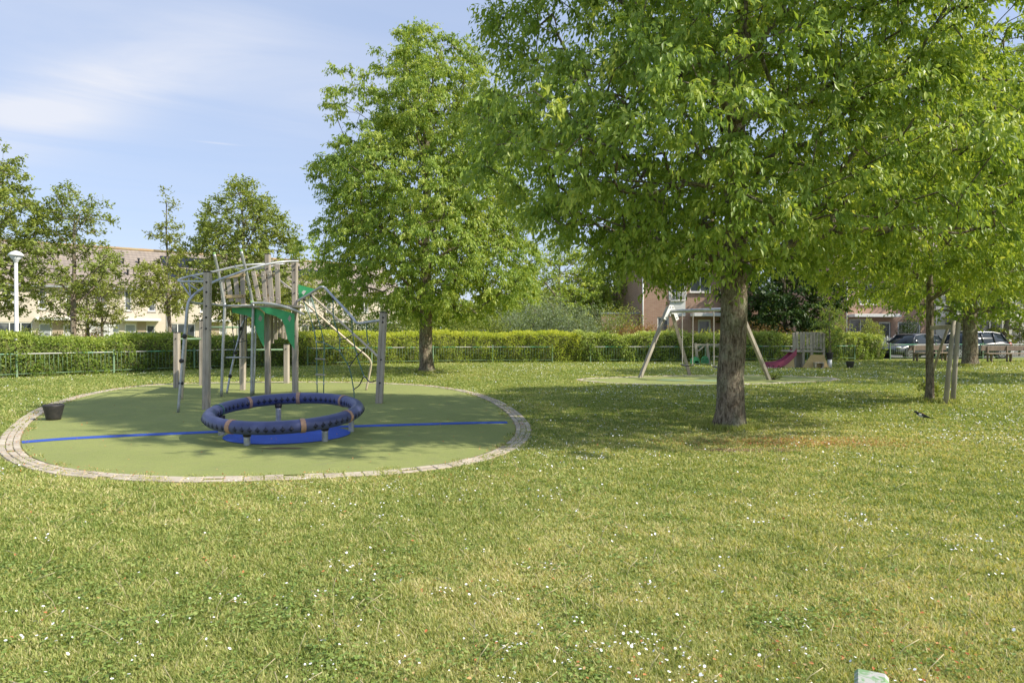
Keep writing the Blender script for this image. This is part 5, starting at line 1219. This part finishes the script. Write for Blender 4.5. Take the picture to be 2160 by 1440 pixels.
    for s_ in (-1, 1):
        h_ = MB(); h_.sphere((hl-.20, s_*(Wd/2-.24), .66), 1, 'lamp_glass', 12, 8, (.19, .15, .085)); placed(h_, 'headlight', root)
        h_ = MB(); h_.sphere((-hl+.14, s_*(Wd/2-.17), .86), 1, 'tail', 10, 8, (.13, .10, .12)); placed(h_, 'tail_light', root)
        h_ = MB(); h_.sphere((hl-1.32, s_*(Wd/2+.07), 1.0), 1, paint, 10, 7, (.07, .11, .075)); placed(h_, 'mirror', root)
        h_ = MB()
        for x_ in (-.27, .80, -hl+1.12): h_.box((x_, s_*(Wd/2+.0005), .62), (.012, .006, .56), 'door_dark')
        placed(h_, 'door_seam', root)
    h_ = MB(); h_.box((hl-.03, 0, .50), (.08, Wd*.5, .14), 'black', None, .02); placed(h_, 'grille', root)
    return root
def on_ground(px, d): return Vector(((px-1080)*d/1440, d, 0))
car(on_ground(1925, 41.5), R(180+22), 'dark grey saloon parked beyond the railing, nearer the hedge end', 'car_grey', 4.4, 1.78, 1.46)
car(on_ground(2042, 41.0), R(180+8), 'dark estate car parked beyond the railing behind the stout tree trunk', 'car_dark', 4.5, 1.8, 1.60, suv=1.0)
c1 = on_ground(312, 44); car(c1, R(50), 'dark car seen over the left hedge in front of the cream houses', 'car_blue', 4.2, 1.75, 1.55)
c2 = on_ground(700, 50); car(c2, R(44), 'white car mostly hidden behind the hedge and the net frame', 'car_white', 4.2, 1.75, 1.5)

# ------------------------------------------------------------------ trees and shrubs behind the hedge
GB = 'trees in the street beyond the hedge'
grow_tree('street_tree', 'dense dark street tree cut off by the left edge', (-26.4, 34.0, 0), 11.6, [(.22, 1.6), (.32, 3.1), (.5, 3.4), (.68, 2.9), (.85, 1.9), (1, .4)], 41, 'leaf_mid', nclump=627, per=41, leaf=(.17, .10), rt=.2, fork=.25, droop=.2, spread=.42, gaps=.35, lump=.2, group=GB)
grow_tree('street_tree', 'open crowned street tree with feathery top beside the white lamp', (-22.2, 34.5, 0), 8.9, [(.26, .8), (.34, 1.7), (.46, 2.2), (.62, 2.1), (.72, 1.3), (.85, 1.7), (.95, 1.2), (1, .5)], 42, 'leaf_mid', nclump=344, per=34, leaf=(.15, .09), rt=.13, fork=.2, droop=.2, spread=.42, gaps=.55, lump=.25, group=GB)
grow_tree('street_tree', 'small spreading yellow green tree in front of the cream terrace', (-24.2, 39.0, 0), 4.6, [(.35, 1.2), (.5, 2.3), (.75, 2.2), (1, .9)], 43, 'leaf_olive', nclump=106, per=34, leaf=(.13, .08), rt=.08, fork=.3, droop=.1, spread=.42, gaps=.5, lump=.2, group=GB)
grow_tree('street_tree', 'small round headed tree above the red shrub', (-23.2, 38.6, 0), 4.9, [(.4, .9), (.55, 1.9), (.78, 1.8), (1, .7)], 44, 'leaf_olive', nclump=93, per=34, leaf=(.13, .08), rt=.07, fork=.35, droop=.1, spread=.42, gaps=.5, lump=.2, group=GB)
grow_tree('street_tree', 'slender pointed young tree left of the climbing frame', (-18.0, 36.0, 0), 9.0, [(.30, .9), (.38, 1.7), (.48, 1.6), (.60, .8), (.75, .65), (.9, .4), (1, .15)], 45, 'leaf_olive', nclump=232, per=32, leaf=(.14, .08), rt=.10, fork=.18, droop=.2, spread=.42, gaps=.45, lump=.25, top=.95, group=GB)
grow_tree('street_tree', 'broad domed dark street tree rising behind the climbing frame', (-17.0, 43.0, 0), 11.0, [(.2, 1.8), (.32, 3.3), (.52, 3.8), (.72, 3.2), (.88, 2.2), (1, .7)], 46, 'leaf_mid', nclump=760, per=48, leaf=(.18, .11), rt=.22, fork=.22, droop=.2, spread=.55, gaps=.25, lump=.18, limb_el=(35, 70), group=GB)
grow_tree('street_tree', 'small olive tree behind the net frame', (-10.7, 38.6, 0), 4.8, [(.2, .9), (.4, 1.8), (.7, 1.8), (1, .8)], 47, 'leaf_olive', nclump=100, per=34, leaf=(.13, .08), rt=.08, fork=.25, droop=.1, spread=.42, gaps=.4, group=GB)
grow_tree('street_tree', 'mid green street tree low between the two left houses', (-13.8, 39.5, 0), 4.6, [(.2, .9), (.45, 1.7), (.7, 1.6), (1, .8)], 50, 'leaf_olive', nclump=80, per=34, leaf=(.13, .08), rt=.08, fork=.25, droop=.1, spread=.42, gaps=.4, group=GB)
grow_tree('street_tree', 'yellow green tree filling the gap between the two big park trees', (3.2, 46.0, 0), 8.2, [(.1, 2.2), (.3, 4.2), (.6, 4.0), (.85, 2.6), (1, .8)], 48, 'leaf_lime', nclump=480, per=48, leaf=(.18, .10), rt=.16, fork=.15, droop=.3, spread=.6, gaps=.15, group=GB)
grow_tree('street_tree', 'round dark green tree left of the big trunk, before the brick gable', (7.2, 49.0, 0), 7.6, [(.1, 2.0), (.3, 3.4), (.6, 3.4), (.85, 2.2), (1, .8)], 49, 'leaf_mid', nclump=380, per=48, leaf=(.18, .10), rt=.16, fork=.15, droop=.3, spread=.6, gaps=.15, group=GB)
grow_tree('street_tree', 'dark broad leaved tree between the two brick houses', (16.6, 41.5, 0), 7.2, [(.06, 2.3), (.25, 3.2), (.55, 3.4), (.82, 2.6), (1, 1.0)], 51, 'leaf_dark', nclump=560, per=54, leaf=(.22, .12), rt=.16, fork=.12, droop=.5, spread=.55, gaps=.08, group=GB)
grow_tree('street_tree', 'dark tree far behind at the right edge', (34.0, 47.0, 0), 10.5, [(.1, 2.3), (.3, 4.0), (.6, 4.2), (.85, 2.6), (1, .8)], 52, 'leaf_mid', nclump=420, per=48, leaf=(.2, .12), rt=.18, fork=.15, droop=.3, spread=.6, gaps=.1, group=GB)
def bush(px, top_py, d, wpx, label, seed, mat, n=5000, leaf=(.10, .055), depth=None, **k):
    c_ = on_ground(px, d); w_ = wpx*d/1440; h_ = 1.5+(703-top_py)*d/1440
    return shrub('shrub', label, (c_.x, c_.y, 0), (w_, depth or w_*.7, h_), seed, mat, n, leaf, **k)
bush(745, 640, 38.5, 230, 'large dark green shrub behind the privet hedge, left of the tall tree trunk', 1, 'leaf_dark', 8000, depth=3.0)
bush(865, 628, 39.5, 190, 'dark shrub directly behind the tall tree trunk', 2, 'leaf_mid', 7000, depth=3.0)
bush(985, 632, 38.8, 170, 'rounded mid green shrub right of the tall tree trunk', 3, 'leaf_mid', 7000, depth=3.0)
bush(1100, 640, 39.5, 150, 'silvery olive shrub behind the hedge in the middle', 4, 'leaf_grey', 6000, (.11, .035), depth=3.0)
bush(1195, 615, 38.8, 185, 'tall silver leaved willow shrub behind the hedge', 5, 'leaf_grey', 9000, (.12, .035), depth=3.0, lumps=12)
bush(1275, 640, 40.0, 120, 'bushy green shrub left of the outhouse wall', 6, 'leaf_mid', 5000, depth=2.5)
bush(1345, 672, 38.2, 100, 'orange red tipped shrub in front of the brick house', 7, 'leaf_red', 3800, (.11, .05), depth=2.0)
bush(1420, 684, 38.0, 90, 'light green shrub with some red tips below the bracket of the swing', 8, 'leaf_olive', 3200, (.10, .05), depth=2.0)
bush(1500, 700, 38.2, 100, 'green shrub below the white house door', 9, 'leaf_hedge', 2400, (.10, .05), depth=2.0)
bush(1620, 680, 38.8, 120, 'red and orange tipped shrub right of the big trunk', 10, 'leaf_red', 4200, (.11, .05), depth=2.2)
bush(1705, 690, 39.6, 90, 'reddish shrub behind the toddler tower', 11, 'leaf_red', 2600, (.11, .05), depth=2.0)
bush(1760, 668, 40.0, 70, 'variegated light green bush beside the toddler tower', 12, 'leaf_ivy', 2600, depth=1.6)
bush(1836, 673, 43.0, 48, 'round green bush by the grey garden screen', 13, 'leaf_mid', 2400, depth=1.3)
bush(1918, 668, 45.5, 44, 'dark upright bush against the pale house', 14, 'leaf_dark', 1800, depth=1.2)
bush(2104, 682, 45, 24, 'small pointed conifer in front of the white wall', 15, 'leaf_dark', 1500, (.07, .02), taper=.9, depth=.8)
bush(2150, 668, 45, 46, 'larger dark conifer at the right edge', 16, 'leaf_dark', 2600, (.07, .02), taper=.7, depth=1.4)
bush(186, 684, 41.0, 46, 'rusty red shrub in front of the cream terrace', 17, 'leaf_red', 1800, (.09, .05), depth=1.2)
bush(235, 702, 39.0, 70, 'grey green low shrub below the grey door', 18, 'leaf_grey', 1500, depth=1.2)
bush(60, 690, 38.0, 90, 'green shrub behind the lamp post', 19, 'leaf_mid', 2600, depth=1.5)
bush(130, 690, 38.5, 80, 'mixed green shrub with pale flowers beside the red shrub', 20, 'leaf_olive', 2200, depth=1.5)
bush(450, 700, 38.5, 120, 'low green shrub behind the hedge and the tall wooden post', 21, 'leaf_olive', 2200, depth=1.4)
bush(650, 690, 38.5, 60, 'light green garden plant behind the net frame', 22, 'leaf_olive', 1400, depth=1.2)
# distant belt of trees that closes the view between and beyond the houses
rng = np.random.default_rng(99); V = []; n = 60000
x = rng.uniform(-130, 150, n); y = 95+rng.uniform(0, 10, n); top_ = 7.0+1.2*np.sin(x*.13)+.8*np.sin(x*.37+1)+.5*np.sin(x*1.1); z = top_*rng.uniform(0, 1, n)**.6
ax = rng.normal(0, 1, (n, 3)); nr = rng.normal(0, .6, (n, 3))+np.array([0, -.6, .6]); s_ = rng.uniform(.6, 1.4, n)
V, F = leaves_geo(np.stack([x, y, z], 1), ax, nr, .75*s_, .5*s_); tone = np.clip(.35+.3*np.sin(x*.21)+rng.normal(0, .2, n), 0, 1)
tag(np_mesh('tree_belt', V, F, ['leaf_mid'], None, np.repeat(tone, 5)), 'distant belt of trees behind the houses', 'trees', kind='stuff')
